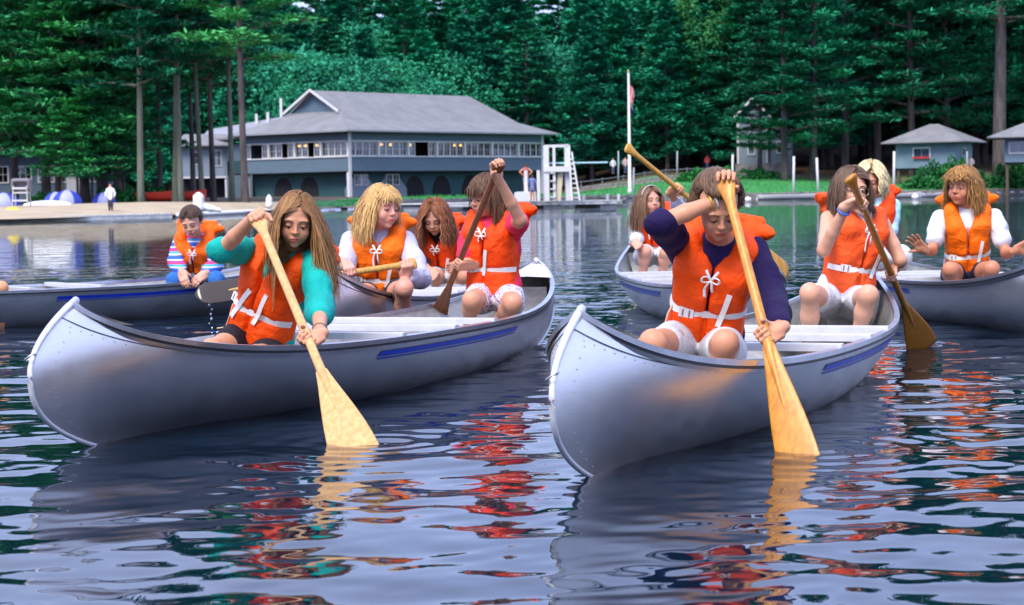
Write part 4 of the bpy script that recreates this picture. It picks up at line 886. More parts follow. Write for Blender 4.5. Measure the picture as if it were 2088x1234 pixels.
pl = thing('floating_dock', 'long low white dock along the beach at the left', 'dock', (-22, 85, .3)); plank_deck(pl, (-27.5, 80.5), (-15.6, 95.2), 1.6, .17, 76)
pr = thing('swim_dock', 'white floating dock carrying the diving tower', 'dock', (3, 108, .3)); plank_deck(pr, (-4.4, 105.5), (6.0, 110.6), 3.4, .40, 60)
for x in (5.2, 5.8, 3.9): 
    b = MB(); b.box((x, 110.4+.5*(x-5.8)+.1, .55), (.07, .07, .2)); b.build('bollard', M_WH, pr)
bm = thing('float_boom', 'string of small white floats closing off the swimming area', 'float line', (-14, 110, 0)); b = MB(); b.tube([(-15.4, 95.8, .06), (-14.4, 112, .06), (-12.3, 132, .06)], .05, 6, sub=6); b.build('rope', M_FLOAT, bm)
sph = SDF(); sph.ell((0, 0, 0), (.17, .17, .13)); v_, f_ = sph.nets(.06); fm = mesh_np('float', v_, f_, True, M_WH)
for t in np.linspace(0, 1, 90):
    x = np.interp(t, [0, .45, 1], [-15.4, -14.4, -12.3]); y = np.interp(t, [0, .45, 1], [95.8, 112, 132]); inst('float', fm, (x+14, y-110, .10), parent=bm)
# diving tower
tw = thing('diving_tower', 'white wooden diving tower with rails, ladder and a pale blue board', 'diving tower', (2.6, 108.8, .42)); t0 = np.array([1.95, 108.4]); t1 = np.array([3.35, 109.0]); TB = .44
def post(nm, x, y, z0, z1, w_, par, m=None): b = MB(); b.box((x, y, (z0+z1)/2), (w_, w_, (z1-z0)/2)); return b.build(nm, m or M_WH, par)
for x, y in ((1.92, 108.0), (3.05, 108.3), (1.92, 109.6), (3.05, 109.9)): post('post', x, y, TB, 3.35, .13, tw)
post('post', 2.32, 107.98, TB, 3.3, .07, tw); 
b = MB(); b.box((2.5, 108.9, 2.10), (.72, 1.1, .14)); b.build('platform', M_WH, tw)
for z in (3.32, 2.75): b = MB(); b.bar((1.85, 107.92, z), (3.1, 108.2, z+.03), .08, .09); b.bar((1.92, 108.0, z), (1.92, 109.6, z), .08, .09); b.bar((1.85, 109.65, z), (3.1, 109.9, z), .08, .09); b.build('rail', M_WH, tw) if z > 3 else None
b = MB(); b.box((3.6, 108.6, 2.42), (1.55, .22, .035)); b.build('diving_board', mat('pale_blue_board', (.45, .72, .82), rough=.5), tw)
for s in (0, .42):
    b = MB(); b.bar((3.10+s*.35, 107.95-s*.2, 3.1-s*.3), (3.22+s*.95, 107.5-s*.3, TB), .08, .08, up=(0, 1, 0)); ld = b.build('ladder_rail', M_WH, tw)
for k in range(9): z = TB+.25*k+.15; t = (3.1-z)/2.66; b = MB(); b.bar((3.12+t*.12, 107.8, z), (3.26+t*.36, 107.7, z), .05, .07); b.build('rung', M_WH, tw)
b = MB(); [b.bar((2.10+.0*k, 107.85, TB+.2+.42*k), (2.36, 107.85, TB+.2+.42*k), .05, .07) for k in range(4)]; b.build('side_ladder', M_WH, tw)
b = MB(); b.bar((2.5, 108.1, TB), (2.66, 108.1, 1.95), .28, .05, up=(0, 1, 0)); b.build('brace_panel', mat('cream_board', (.62, .55, .38), rough=.8), tw)
sl_ = thing('dock_gate', 'two white posts and a low white box on the swim dock', 'gate', (1.0, 107.5, .42))
for x in (.83, 1.48): post('post', x, 107.6, TB, 2.05, .08, sl_)
b = MB(); b.box((.62, 107.3, .68), (.40, .4, .24)); b.build('box', M_WH, sl_)
# distant people: small complete figures
def far_person(x, y, z, h, label, top, low, skin=SKIN, hairc_=(.05, .03, .02), yaw=0, arms=0, group=None, seat=0):
    r_ = thing('person', label, 'person', (x, y, z), 0, group); k = h/1.6; P = lambda a, b_, c: np.array([x+a*k*math.cos(yaw)-b_*k*math.sin(yaw), y+a*k*math.sin(yaw)+b_*k*math.cos(yaw), z+c*k])
    S = SDF(); S.chain([P(0, 0, .80), P(0, 0, 1.05), P(0, 0, 1.30)], [.13*k, .115*k, .14*k], k=.04); S.cone(P(0, 0, 1.3), P(0, -.01, 1.42), .06*k, .05*k, k=.03); S.ell(P(0, -.02, 1.49), np.array([.078, .095, .11])*k, k=.02)
    for s in (-1, 1):
        S.chain([P(s*.07, 0, .80), P(s*.08, -.02, .44), P(s*.08, 0, .04)], [.085*k, .06*k, .042*k], k=.03); S.cone(P(s*.08, 0, .03), P(s*.085, -.12, .02), .04*k, .03*k, k=.02)
        el = P(s*.27, -.02, 1.06) if arms != 1 else P(s*.36, .02, 1.14); wr = P(s*.24, -.10, .86) if arms == 0 else P(s*.16, -.05, .95); S.chain([P(s*.165, 0, 1.31), el, wr], [.052*k, .040*k, .03*k], k=.02); S.chain([wr, wr+(wr-el)*.3], [.035*k, .028*k], k=.01)
    v, f = S.nets(.024*k); obj('body', v, f, mat('far_skin', skin, rough=.6), r_)
    S = SDF(); S.ell(P(0, .015, 1.53), np.array([.088, .10, .09])*k, k=.01); S.ell(P(0, .05, 1.44), np.array([.07, .06, .11])*k, k=.02); v, f = S.nets(.022*k); obj('hair', v, f, mat('far_hair_%.2f' % hairc_[0], hairc_, rough=.7), r_)
    if top is not None:
        S = SDF(); S.chain([P(0, 0, .78), P(0, 0, 1.05), P(0, 0, 1.30)], [.155*k, .14*k, .155*k], k=.04)
        if arms != 1: [S.chain([P(s*.165, 0, 1.31), P(s*.27, -.02, 1.06), P(s*.245, -.08, .92)], [.068*k, .056*k, .05*k], k=.02) for s in (-1, 1)]
        v, f = S.nets(.024*k); obj('top', v, f, top, r_)
    S = SDF(); S.cone(P(0, 0, .86), P(0, 0, .78), .135*k, .14*k); 
    e_ = .06 if low[1] else .66; [S.chain([P(s*.07, 0, .80), P(s*.08, -.02, max(.44, e_)), P(s*.08, 0, e_)], [.10*k, .078*k if e_ < .4 else .095*k, .055*k if e_ < .4 else .095*k], k=.03) for s in (-1, 1)]
    v, f = S.nets(.024*k); obj('trousers' if low[1] else 'swim_shorts', v, f, low[0], r_); return r_
p_ = at(226, 434, 97.0); far_person(p_[0], 97.0, float(gz(p_[0], 97.0)), 1.28, 'small figure in white jacket and dark trousers standing at the water edge', M_WHITE_J if 'M_WHITE_J' in globals() else mat('white_jacket', (.80, .80, .82), rough=.8), (mat('dark_trousers', (.03, .03, .05), rough=.8), True))
M_SWIM = mat('blue_swimsuit', (.18, .22, .42), rough=.7)
far_person(1.16, 107.9, .44, 1.36, 'bather in a blue swimsuit standing between the dock posts', M_SWIM, (M_SWIM, False), arms=0, yaw=PI)
far_person(.85, 109.5, .96, 1.45, 'bather with hands on hips seen from behind the dock post', mat('red_swimsuit', (.42, .10, .09), rough=.7), (M_SWIM, False), arms=1, yaw=PI)
b = MB(); b.box((.85, 109.5, .69), (.5, .5, .26)); o_ = b.build('dock_box', M_WH); tag(o_, 'white wooden box under the higher bather on the dock', 'box')
for i, (px_, py_, Y_, c_, lb) in enumerate(((1442, 330, 222, (.75, .10, .10), 'tiny figure in red beyond the lawn wall'), (1250, 338, 205, (.70, .70, .75), 'tiny figure in white by the rail behind the lawn'), (1275, 336, 205, (.6, .4, .4), 'tiny figure in pink beside the flagpole'), (1980, 335, 194, (.75, .55, .55), 'tiny figure in pale pink beside the first cabin'), (1966, 338, 194, (.5, .04, .05), 'tiny figure in red beside the first cabin'))):
    q = at(px_, py_, Y_); g_ = max(float(gz(q[0], Y_)), q[2]-.8); far_person(q[0], Y_, g_, 1.5, lb, mat('far_top_%d' % i, c_, rough=.8), (mat('far_low', (.05, .07, .16), rough=.8), True))
# flagpole with a limp flag
q = at(1284, 373, 190); fg = thing('flagpole', 'tall white flagpole with a limp red, white and blue flag', 'flagpole', (q[0], 190, gz(q[0], 190))); g_ = float(gz(q[0], 190)); zt_ = at(1280, 148, 190)[2]
b = MB(); b.tube([(q[0], 190, g_), (q[0], 190, g_+.5), (q[0], 190, g_+.55), (q[0]+.02, 190, zt_)], [.26, .18, .15, .09], 10); b.build('pole', M_WH, fg, smooth=True)
sph = SDF(); sph.ell((q[0]+.02, 190, zt_+.1), (.14, .14, .14)); v_, f_ = sph.nets(.05); obj('finial', v_, f_, mat('brass', (.5, .4, .15), rough=.3, metal=1), fg)
def limp(z0, z1, x0, wd, nm, m):
    zz = np.linspace(z0, z1, 14); V = []; n_ = 12
    for j, z in enumerate(zz):
        for k in range(n_): t = k/(n_-1); V.append((x0+.10+wd*t*(.8+.25*math.sin(j*.45)), 190-.12*math.sin(t*11+j*.3)*(.4+t), z-.35*t))
    i = (np.arange(13)[:, None]*n_+np.arange(n_-1)[None, :]).ravel(); return obj(nm, np.array(V), np.stack([i, i+1, i+n_+1, i+n_], 1), m, fg)
zf = at(1280, 172, 190)[2]; M_FLAG = bpy.data.materials.new('flag_stripes'); M_FLAG.use_nodes = True; t_ = M_FLAG.node_tree; wv = t_.nodes.new('ShaderNodeTexWave'); wv.bands_direction = 'X'; wv.inputs['Scale'].default_value = 2.2; r_ = t_.nodes.new('ShaderNodeValToRGB'); r_.color_ramp.interpolation = 'CONSTANT'
r_.color_ramp.elements[0].color = (.65, .03, .04, 1); r_.color_ramp.elements[1].color = (.72, .62, .64, 1); r_.color_ramp.elements[1].position = .6; tc_ = t_.nodes.new('ShaderNodeTexCoord'); t_.links.new(tc_.outputs['Object'], wv.inputs[0]); t_.links.new(wv.outputs[1], r_.inputs[0]); t_.links.new(r_.outputs[0], t_.nodes['Principled BSDF'].inputs[0]); t_.nodes['Principled BSDF'].inputs['Roughness'].default_value = .9
limp(zf, zf-2.0, q[0], .42, 'flag', M_FLAG); limp(zf-1.6, zf-2.7, q[0], .34, 'flag_fold', mat('flag_navy', (.015, .02, .12), rough=.9))
# tall mooring and boundary posts
for i, (px_, yb, yt, Y_, lb) in enumerate(((1617.5, 399, 319, 182, 'pale tall post at the shore left of the rowing hull bow'), (1669, 395, 322, 182, 'leaning pale post right of the other shore post'), (1822, 398, 309, 178, 'tall pale mast rising from the moored sailboat'), (1493, 345, 315, 200, 'short pale post up on the lawn bank'), (1380, 345, 308, 204, 'thin pale post in the dark behind the lawn'), (1260, 340, 308, 204, 'thin pale post at the left end of the rail'), (1971, 338, 309, 190, 'pale post next to the first cabin'), (1291, 398, 342, 186, 'thin grey post at the lawn edge below the flag'))):
    a_ = at(px_, yb, Y_); c_ = at(px_-(6 if i == 1 else 1), yt, Y_); z_ = min(a_[2], float(gz(a_[0], Y_)) if Y_ > 186 else 0)-.3; b = MB(); b.tube([(a_[0], Y_, z_), (c_[0]+.1, Y_, c_[2])], .10 if i < 4 else .07, 8)
    tag(b.build('post', M_WH if i < 4 else mat('grey_post', (.32, .36, .38), rough=.8), smooth=True), lb, 'post')
# rail behind the lawn
fr_ = thing('rail_fence', 'low dark wooden rail running behind the lawn', 'fence', (14, 207, 3)); 
for x in np.linspace(5, 22, 9): g_ = float(gz(x, 207)); b = MB(); b.box((x, 207, g_+.55), (.07, .07, .6)); b.build('post', mat('dark_rail', (.12, .14, .15), rough=.8), fr_)
b = MB(); P_ = [(x, 206.9, float(gz(x, 207))+1.0) for x in np.linspace(5, 22, 9)]; b.tube(P_, .05, 5); b.build('rail', MATS['dark_rail'], fr_)
bw2 = thing('bank_wall', 'old dark stone wall across the top of the lawn', 'wall', (14, 209, 3)); k = 0
for x in np.arange(7, 24, .55):
    for r2 in range(2): g_ = float(gz(x, 205.5)); inst('stone', smesh[k % 6], (x-14+.2*r2, 205.5-209, g_-3+.15+.32*r2), (0, 0, rng.normal(0, .05)), bw2, (.55, 1, .32)); k += 1
# boats and buoys
def small_hull(name, label, cat, c, L_, B_, H_, rot, m, deck, group=None):
    r_ = thing(name, label, cat, c, 0, group); u = np.linspace(-1, 1, 21); V = []; n_ = 9
    for a in u:
        w_ = B_/2*(1-abs(a)**2.2)**.7 if a > 0 else B_/2*(1-abs(a)**4*.5); h_ = H_*(1+.35*max(a, 0)**2)
        for k in range(n_): th = PI*k/(n_-1); V.append((a*L_/2, -w_*math.cos(th), h_-(h_+.05)*math.sin(th)**.6))
    V = np.array(V); cR, sR = math.cos(rot), math.sin(rot); V = np.stack([V[:, 0]*cR-V[:, 1]*sR, V[:, 0]*sR+V[:, 1]*cR, V[:, 2]], 1)
    i = (np.arange(20)[:, None]*n_+np.arange(n_-1)[None, :]).ravel(); obj('hull', V+np.array(c), np.stack([i, i+n_, i+n_+1, i+1], 1), m, r_)
    i = np.arange(20)*n_; obj('deck', V+np.array(c)-[0, 0, .03], np.stack([i, i+n_-1, i+n_+n_-1, i+n_], 1), deck, r_); return r_
M_BOATW = mat('boat_white', (.78, .77, .74), rough=.35); M_BOATR = mat('boat_red', (.62, .05, .03), rough=.45)
a_ = at(1622, 405, 176); small_hull('sailboat', 'white sailing dinghy with a blue cover moored by the lawn wall', 'sailboat', (a_[0], 176, 0), 6.6, 1.6, .42, .05, M_BOATW, mat('boat_blue_cover', (.10, .20, .55), rough=.6), 'boats moored by the shore')
a_ = at(1838, 403, 170); small_hull('sailboat', 'small white boat with red deck moored under the tall mast', 'sailboat', (a_[0], 170, 0), 3.4, 1.3, .36, .1, M_BOATW, M_BOATR, 'boats moored by the shore')
a_ = at(1900, 400, 176); small_hull('sailboat', 'pale low hull close to the bushes below the cabin', 'sailboat', (a_[0], 176, 0), 2.2, 1.0, .3, .1, mat('boat_pale', (.55, .55, .60), rough=.4), M_BOATW, 'boats moored by the shore')
for px_, py_, r2, lb in ((1525, 412, .25, 'white buoy floating left of the sailing dinghy'), (1866, 404, .26, 'white buoy floating right of the red decked boat')):
    Y_ = 150; a_ = at(px_, py_, Y_); sph = SDF(); sph.ell((a_[0], Y_, .14), (r2, r2, r2*.9)); v_, f_ = sph.nets(.06); tag(obj('buoy', v_, f_, M_BOATW), lb, 'buoy')
for k, (px_, w_) in enumerate(((312, 3.6), (345, 1.6), (372, 3.0))):
    Y_ = 128+k*.8; a_ = at(px_, 404, Y_); g_ = float(gz(a_[0], Y_)); lb = ('red canoe lying left of the two slim trunks', 'short red canoe end showing between the two trunks', 'red canoe lying right of the two slim trunks')[k]
    small_hull('beached_canoe', lb, 'red canoe', (a_[0], Y_, g_+.22), w_, .8, .50, .04, M_BOATR, M_BOATR, 'red canoes beached under the pines')
a_ = at(97, 420, 108); g_ = float(gz(a_[0], 108)); S = SDF(); S.ell((a_[0], 108, g_+.05), (1.3, .4, .24)); v_, f_ = S.nets(.07); tag(obj('overturned_boat', v_, f_, M_BOATW), 'white overturned boat hull on the sand at the left', 'boat')
# tents
def tent(px_, py_, Y_, w_, h_, lb):
    a_ = at(px_, py_, Y_); g_ = float(gz(a_[0], Y_)); r_ = thing('tent', lb, 'tent', (a_[0], Y_, g_), 0, 'blue and white dome tents')
    def dome(t0, t1, s, nm, m):
        V = []; n1, n2 = 13, 9
        for i in range(n1):
            t = t0+(t1-t0)*i/(n1-1)
            for j in range(n2): p = PI/2*j/(n2-1); V.append((a_[0]+w_/2*s*math.cos(t)*math.cos(p), Y_+w_/2*s*math.sin(t)*math.cos(p), g_+h_*s*math.sin(p)))
        i = (np.arange(n1-1)[:, None]*n2+np.arange(n2-1)[None, :]).ravel(); obj(nm, np.array(V), np.stack([i, i+n2, i+n2+1, i+1], 1), m, r_)
    dome(0, 2*PI, 1, 'tent_body', mat('tent_blue', (.03, .05, .42), rough=.6)); dome(-1.9, -.9, 1.015, 'tent_panel', mat('tent_white', (.34, .36, .60), rough=.6)); dome(1.2, 2.2, 1.015, 'tent_panel', mat('tent_white', (.6, .6, .78)))
tent(8, 412, 118, 1.9, .75, 'blue and white dome tent at the very left edge'); tent(114, 409, 121, 1.5, .72, 'blue and white dome tent just left of the larger one'); tent(137, 409, 119, 1.75, .8, 'largest blue and white dome tent, before the dark trunks'); tent(212, 405, 124, 1.5, .7, 'small blue tent behind the figure in white')
# lifeguard chair
a_ = at(44, 420, 106); g_ = float(gz(a_[0], 106)); X_ = a_[0]; lc = thing('lifeguard_chair', 'white lifeguard chair with a grey hood on the beach', 'lifeguard chair', (X_, 106, g_))
for x in (-.38, .38):
    for y in (-.35, .35): b = MB(); b.bar((X_+x*1.05, 106+y, g_), (X_+x*.9, 106+y*.7, g_+1.1), .06, .06, up=(0, 1, 0)); b.build('leg', mat('worn_grey_white', (.42, .42, .42), rough=.8), lc)
b = MB(); b.box((X_, 106, g_+.75), (.36, .3, .03)); b.build('seat', M_WH, lc); b = MB(); b.box((X_, 105.68, g_+.98), (.36, .03, .04)); b.box((X_, 105.68, g_+.35), (.40, .03, .04)); b.build('rail', M_WH, lc)
S = SDF(); S.box((X_, 106.15, g_+1.15), (.50, .38, .34), rd=.15); S.box((X_, 105.75, g_+1.02), (.36, .35, .30), rd=.1, op='s'); v_, f_ = S.nets(.05); obj('hood', v_, f_, mat('grey_hood', (.16, .15, .17), rough=.6), lc)
# white swan-like pedal float and small white figure on the beach edge
a_ = at(415, 430, 100); S = SDF(); S.box((a_[0]-.22, 100, .66), (.24, .3, .42), rd=.15, k=.1); S.chain([(a_[0]-.22, 100, .95), (a_[0]-.22, 100, 1.02)], [.2, .16], k=.05); S.chain([(a_[0]-.1, 100, .48), (a_[0]+.35, 100, .38), (a_[0]+.8, 100, .28)], [.20, .14, .08], k=.1); v_, f_ = S.nets(.05); tag(obj('covered_float', v_, f_, M_BOATW), 'white covered pedal float pulled up at the sand edge', 'pedal float')
a_ = at(549, 424, 118); S = SDF(); S.chain([(a_[0], 118, .45), (a_[0], 118, .75), (a_[0], 118, .95)], [.20, .15, .08], k=.1); v_, f_ = S.nets(.05); tag(obj('covered_mooring', v_, f_, M_BOATW), 'small white cone shaped cover beyond the raised hand', 'cover')
a_ = at(27, 440, 100); S = SDF(); S.ell((a_[0], 100, .45), (.35, .3, .16)); v_, f_ = S.nets(.06); tag(obj('yellow_float', v_, f_, mat('yellow_plastic', (.8, .6, .03), rough=.5)), 'small yellow float lying on the sand near the dock', 'float')
# ------------------------------------------------------------------ trees
M_BARK = mat('pine_bark', (.055, .045, .045), rough=.95, col2=(.12, .10, .095), vscale=2.5, bump=1, bscale=9, stretch=(1, 1, .25)); M_BARKL = mat('mossy_bark', (.10, .12, .085), rough=.95, col2=(.20, .20, .16), vscale=2, bump=1, bscale=9, stretch=(1, 1, .25))
F_PINE = foliage_mat('pine_needles', (.004, .09, .048), (.020, .34, .15)); F_LITE = foliage_mat('light_pine_needles', (.008, .16, .060), (.075, .46, .12)); F_DARK = foliage_mat('dark_hemlock', (.004, .12, .075), (.020, .38, .19)); F_DEC = foliage_mat('broad_leaves', (.006, .15, .085), (.035, .36, .17)); F_YEL = foliage_mat('yellow_green_leaves', (.012, .13, .045), (.07, .30, .09)); F_BUSH = foliage_mat('bush_leaves', (.010, .10, .03), (.04, .26, .05))
def quads(C_, A_, B_):
    "leaf cards: centre, half axes -> V, F"
    V = np.stack([C_-A_*.9, C_-B_*.8+A_*.15, C_+A_, C_+B_*.8+A_*.15], 1).reshape(-1, 3); n = len(C_); return V, np.arange(n*4).reshape(-1, 4)
def trunk_mesh(H, r, rng, lean=0, limbs=(), bend=0):
    b = MB(); z = np.linspace(-.6, H, 14); x = lean*(np.clip(z, 0, H)/H)**1.6+bend*np.sin(np.clip(z, 0, H)/H*PI); P = np.stack([x, .1*np.sin(z*.3+rng.random()*6), z], 1); rad = r*np.interp(z/H, [-.1, 0, .06, .6, 1], [1.5, 1.35, 1.0, .62, .10]); b.tube(P, rad, 9, up=(0, 1, 0))
    for a, c, r0 in limbs: b.tube(np.stack([a, (a+c)/2+[0, 0, .1], c]), [r0, r0*.7, r0*.25], 5)
    return b
def conifer(seed, H, bare, spread, nbr, pads, leaves, trunk_r, layered=1.0, ls=.30, lean=0, m=F_PINE, taper=.9, bend=0):
    leaves = int(leaves*1.3); ls *= .84
    rng = np.random.default_rng(seed); CC, AA, BB, limbs = [], [], [], []
    for i in range(nbr):
        f = ((i+rng.random())/nbr); z = bare+(H-bare)*f; az = i*2.39996+rng.normal(0, .3); Lb = spread*((1-f**1.35)*taper+(1-taper)*.6)*rng.uniform(.6, 1.12)+.35
        d = np.array([math.cos(az), math.sin(az), 0]); rise = rng.uniform(.0, .30)+.25*f; x0 = np.array([lean*(z/H)**1.6+bend*math.sin(z/H*PI), 0, z])
        tip = x0+d*Lb+np.array([0, 0, Lb*rise*.5]); limbs.append((x0, tip, .035+.012*Lb))
        for j in range(pads):
            t = .30+.70*(j+.5)/pads; side = np.cross(d, [0, 0, 1.0]); c = x0+d*Lb*t+np.array([0, 0, Lb*rise*(t-.4*t*t)])+side*rng.normal(0, .22)*Lb*t*.8
            R1 = (.36+.17*Lb*(1-abs(t-.65)))*rng.uniform(.8, 1.3); q = rng.normal(size=(leaves, 3)); q /= np.linalg.norm(q, axis=1)[:, None]; q *= rng.random(leaves)[:, None]**.4
            off = q*np.array([R1, R1, R1*.24*layered]); off[:, 2] += -.12*(off[:, 0]**2+off[:, 1]**2)/R1*.4
            CC.append(c+off); a = off*np.array([1, 1, .2])+rng.normal(0, .25, off.shape)*R1*.8; a[:, 2] = a[:, 2]*.4+.10*R1; a /= np.linalg.norm(a, axis=1)[:, None]+1e-6
            s_ = ls*rng.uniform(.6, 1.3, leaves)[:, None]; b_ = np.cross(a, np.array([0, 0, 1.0])+rng.normal(0, .35, a.shape)); b_ /= np.linalg.norm(b_, axis=1)[:, None]+1e-6; AA.append(a*s_); BB.append(b_*s_*.36)
    V, F = quads(np.concatenate(CC), np.concatenate(AA), np.concatenate(BB)); tb = trunk_mesh(H*.985, trunk_r, rng, lean, limbs, bend)
    return tb, mesh_np('crown', V, F, False, m)
def broadleaf(seed, H, bare, Rw, nclump, leaves, trunk_r, m=F_DEC, ls=.22):
    leaves = int(leaves*1.6)
    rng = np.random.default_rng(seed); CC, AA, BB, limbs = [], [], [], []
    for i in range(nclump):
        u = rng.normal(size=3); u /= np.linalg.norm(u); rr = rng.random()**.35; f = np.array([Rw, Rw, (H-bare)/2]); c = np.array([0, 0, (H+bare)/2])+u*f*rr*.85
        rc = rng.uniform(.65, 1.25)*Rw*.33; q = rng.normal(size=(leaves, 3)); q /= np.linalg.norm(q, axis=1)[:, None]; q *= rng.random(leaves)[:, None]**.3; off = q*rc*np.array([1, 1, .75])
        CC.append(c+off); a = q+rng.normal(0, .5, q.shape); a[:, 2] -= .2; a /= np.linalg.norm(a, axis=1)[:, None]; b_ = np.cross(a, rng.normal(size=a.shape)); b_ /= np.linalg.norm(b_, axis=1)[:, None]; s_ = ls*rng.uniform(.6, 1.3, leaves)[:, None]; AA.append(a*s_); BB.append(b_*s_*.65)
        if i % 4 == 0: limbs.append((np.array([0, 0, bare*.8+.3*(c[2]-bare)]), c, .05+.02*Rw))
    V, F = quads(np.concatenate(CC), np.concatenate(AA), np.concatenate(BB)); return trunk_mesh(H*.8, trunk_r, rng, 0, limbs), mesh_np('crown', V, F, False, m)
PR = {}
def proto_tree(key, pr, bark=M_BARK): tb, cm = pr; PR[key] = (tb.mesh('trunk', bark, smooth=True), cm)
proto_tree('layer1', conifer(1, 21, 2.6, 6.0, 62, 7, 34, .34, ls=.36)); proto_tree('layer2', conifer(2, 19, 3.4, 5.4, 54, 7, 34, .30, ls=.36)); proto_tree('layer3', conifer(3, 23, 5, 6.4, 64, 7, 34, .38, ls=.38))
proto_tree('lite1', conifer(4, 17.5, 3.2, 5.4, 56, 7, 34, .30, m=F_LITE, ls=.33)); proto_tree('lite2', conifer(5, 17, 5.2, 4.8, 44, 7, 34, .20, m=F_PINE, lean=-.5, taper=.8), M_BARKL); proto_tree('slim', conifer(6, 18, 6.6, 3.8, 46, 6, 32, .17, m=F_PINE, bend=.25, taper=.8), M_BARKL)
proto_tree('slim2', conifer(16, 19, 6.0, 4.4, 50, 6, 32, .20, m=F_LITE, bend=-.2, lean=.4, taper=.8), M_BARK)
proto_tree('hem1', conifer(7, 19, 1.2, 5.4, 90, 6, 30, .26, 2.2, m=F_DARK, ls=.46)); proto_tree('hem2', conifer(8, 22, 2.0, 5.8, 96, 6, 30, .30, 2.4, m=F_DARK, ls=.48)); proto_tree('hem3', conifer(9, 17, 1.5, 5.0, 84, 6, 30, .24, 2.0, m=F_PINE, ls=.46))
proto_tree('dec1', broadleaf(10, 15, 2.5, 5.4, 90, 120, .26)); proto_tree('dec2', broadleaf(11, 13, 2, 4.8, 80, 120, .22)); proto_tree('dec3', broadleaf(12, 19, 6, 4.2, 80, 120, .26, m=F_YEL))
proto_tree('low', conifer(13, 7.5, 2.0, 3.0, 32, 6, 28, .10, m=F_LITE, ls=.24)); proto_tree('big', conifer(14, 34, 13.5, 8.0, 66, 8, 40, .66, ls=.36, m=F_PINE))
def tree(key, x, y, label, group, rot=None, sc=1.0, rs=0, name='pine_tree', cat='pine tree'):
    rnd = random.Random(hash((round(x*10), round(y*10))) & 0xffff); z = float(gz(x, y)); r_ = thing(name, label, cat, (x, y, z), rnd.random()*6.28 if rot is None else rot, group); r_.scale = (sc, sc, sc*(1+rs))
    inst('trunk', PR[key][0], (0, 0, 0), parent=r_); inst('crown', PR[key][1], (0, 0, 0), parent=r_); return r_
def pxx(px_, Y_): return at(px_, 400, Y_)[0]
# grove at the left, trunks placed one by one
G1 = 'pines of the shore grove at the left'
for px_, Y_, key, sc, rot, lb in ((-60, 128, 'lite1', 1.0, 1.0, 'bushy pine beyond the left edge'), (30, 136, 'layer2', .86, 2.0, 'dark layered pine behind the leftmost tent'), (95, 131, 'lite1', .98, .3, 'broad pine with light green shelves over the bunkhouse'), (175, 128, 'lite1', 1.02, 2.6, 'wide pine spreading light boughs above the figure in white'), (240, 133, 'layer2', .90, 4.0, 'dark pine behind the thick curved trunk'),
    (287, 124, 'lite2', 1.0, PI, 'thick dark curved trunk left of the red canoes'), (357, 126, 'slim', 1.02, .4, 'left one of the slim mossy twin trunks by the red canoes'), (372, 125, 'slim', .97, 2.4, 'right one of the slim mossy twin trunks by the red canoes'), (330, 140, 'slim2', .95, 1.0, 'dark trunk set back behind the twin trunks'), (412, 130, 'slim', 1.0, 3.6, 'straight mossy trunk before the annex left post'),
    (436, 136, 'slim2', .95, .2, 'thinner trunk right of the straight mossy trunk'), (392, 142, 'slim2', .92, 5.0, 'shadowed trunk between twin trunks and annex'), (470, 131, 'slim', 1.03, 5.2, 'slightly leaning trunk left of the lodge side'), (500, 122, 'slim2', 1.05, 0, 'reddish trunk standing directly before the lodge windows'), (205, 142, 'layer1', .80, 0, 'tall pine at the back of the shore grove'), (150, 150, 'layer3', .75, 1, 'tall pine rising over the bunkhouse roof'), (60, 156, 'layer1', .82, 2.2, 'pine behind the bunkhouse left half'), (-20, 150, 'layer3', .78, 3, 'pine behind the bunkhouse at the frame edge'), (118, 127, 'lite1', .80, 4.4, 'lower pine whose boughs droop before the bunkhouse windows'), (212, 130, 'lite1', .86, 5.6, 'pine with drooping light boughs left of the thick curved trunk')):
    tree(key, pxx(px_, Y_), Y_, lb, G1, rot, sc, .12 if key in ('lite1', 'layer2') else .30)
for px_, Y_, sc, lb in ((128, 124, .75, 'small light pine before the bunkhouse windows'), (158, 125, .85, 'small pine behind the largest tent'), (190, 126, .9, 'small pine left of the white door'), (252, 127, .7, 'small pine at the right end of the bunkhouse')):
    tree('low', pxx(px_, Y_), Y_, lb, 'young pines before the bunkhouse', None, sc)
# dark layered pines at the right
G2 = 'layered pines around the house and cabins'
for px_, Y_, key, sc, rot, lb in ((1550, 207, 'layer2', .80, 1.4, 'smaller pine close to the pale house left corner'), (1600, 203, 'layer1', 1.0, 0, 'pine whose low boughs hang before the pale house'), (1660, 204, 'layer3', 1.0, 1.2, 'pine just right of the pale house'), (1725, 210, 'layer1', 1.1, 2.2, 'tall pine midway between house and first cabin'), (1790, 212, 'layer3', 1.05, 3.1, 'pine rising left behind the first cabin'), (1860, 208, 'layer2', 1.25, 4.0, 'pine right above the first cabin roof'),
    (1930, 214, 'layer1', 1.2, 5.0, 'dark pine between the two cabins'), (2040, 200, 'big', 1.0, 1.0, 'huge bare trunk with high boughs beside the second cabin'), (2130, 206, 'layer3', 1.25, .4, 'dark pine behind the second cabin'), (1550, 222, 'layer3', 1.0, .9, 'pine behind the roof of the pale house'), (1690, 224, 'layer1', 1.2, 4.4, 'tall back row pine near the middle of the right wood'), (1830, 226, 'layer3', 1.2, 5.5, 'tall back row pine behind the first cabin'), (1990, 226, 'layer1', 1.3, 2.5, 'tall back row pine left of the huge trunk'), (2100, 226, 'layer1', 1.35, 3.5, 'tall back row pine at the right edge')):
    tree(key, pxx(px_, Y_), Y_, lb, G2, rot, sc, .38 if px_ > 1640 and key != 'big' else .1)
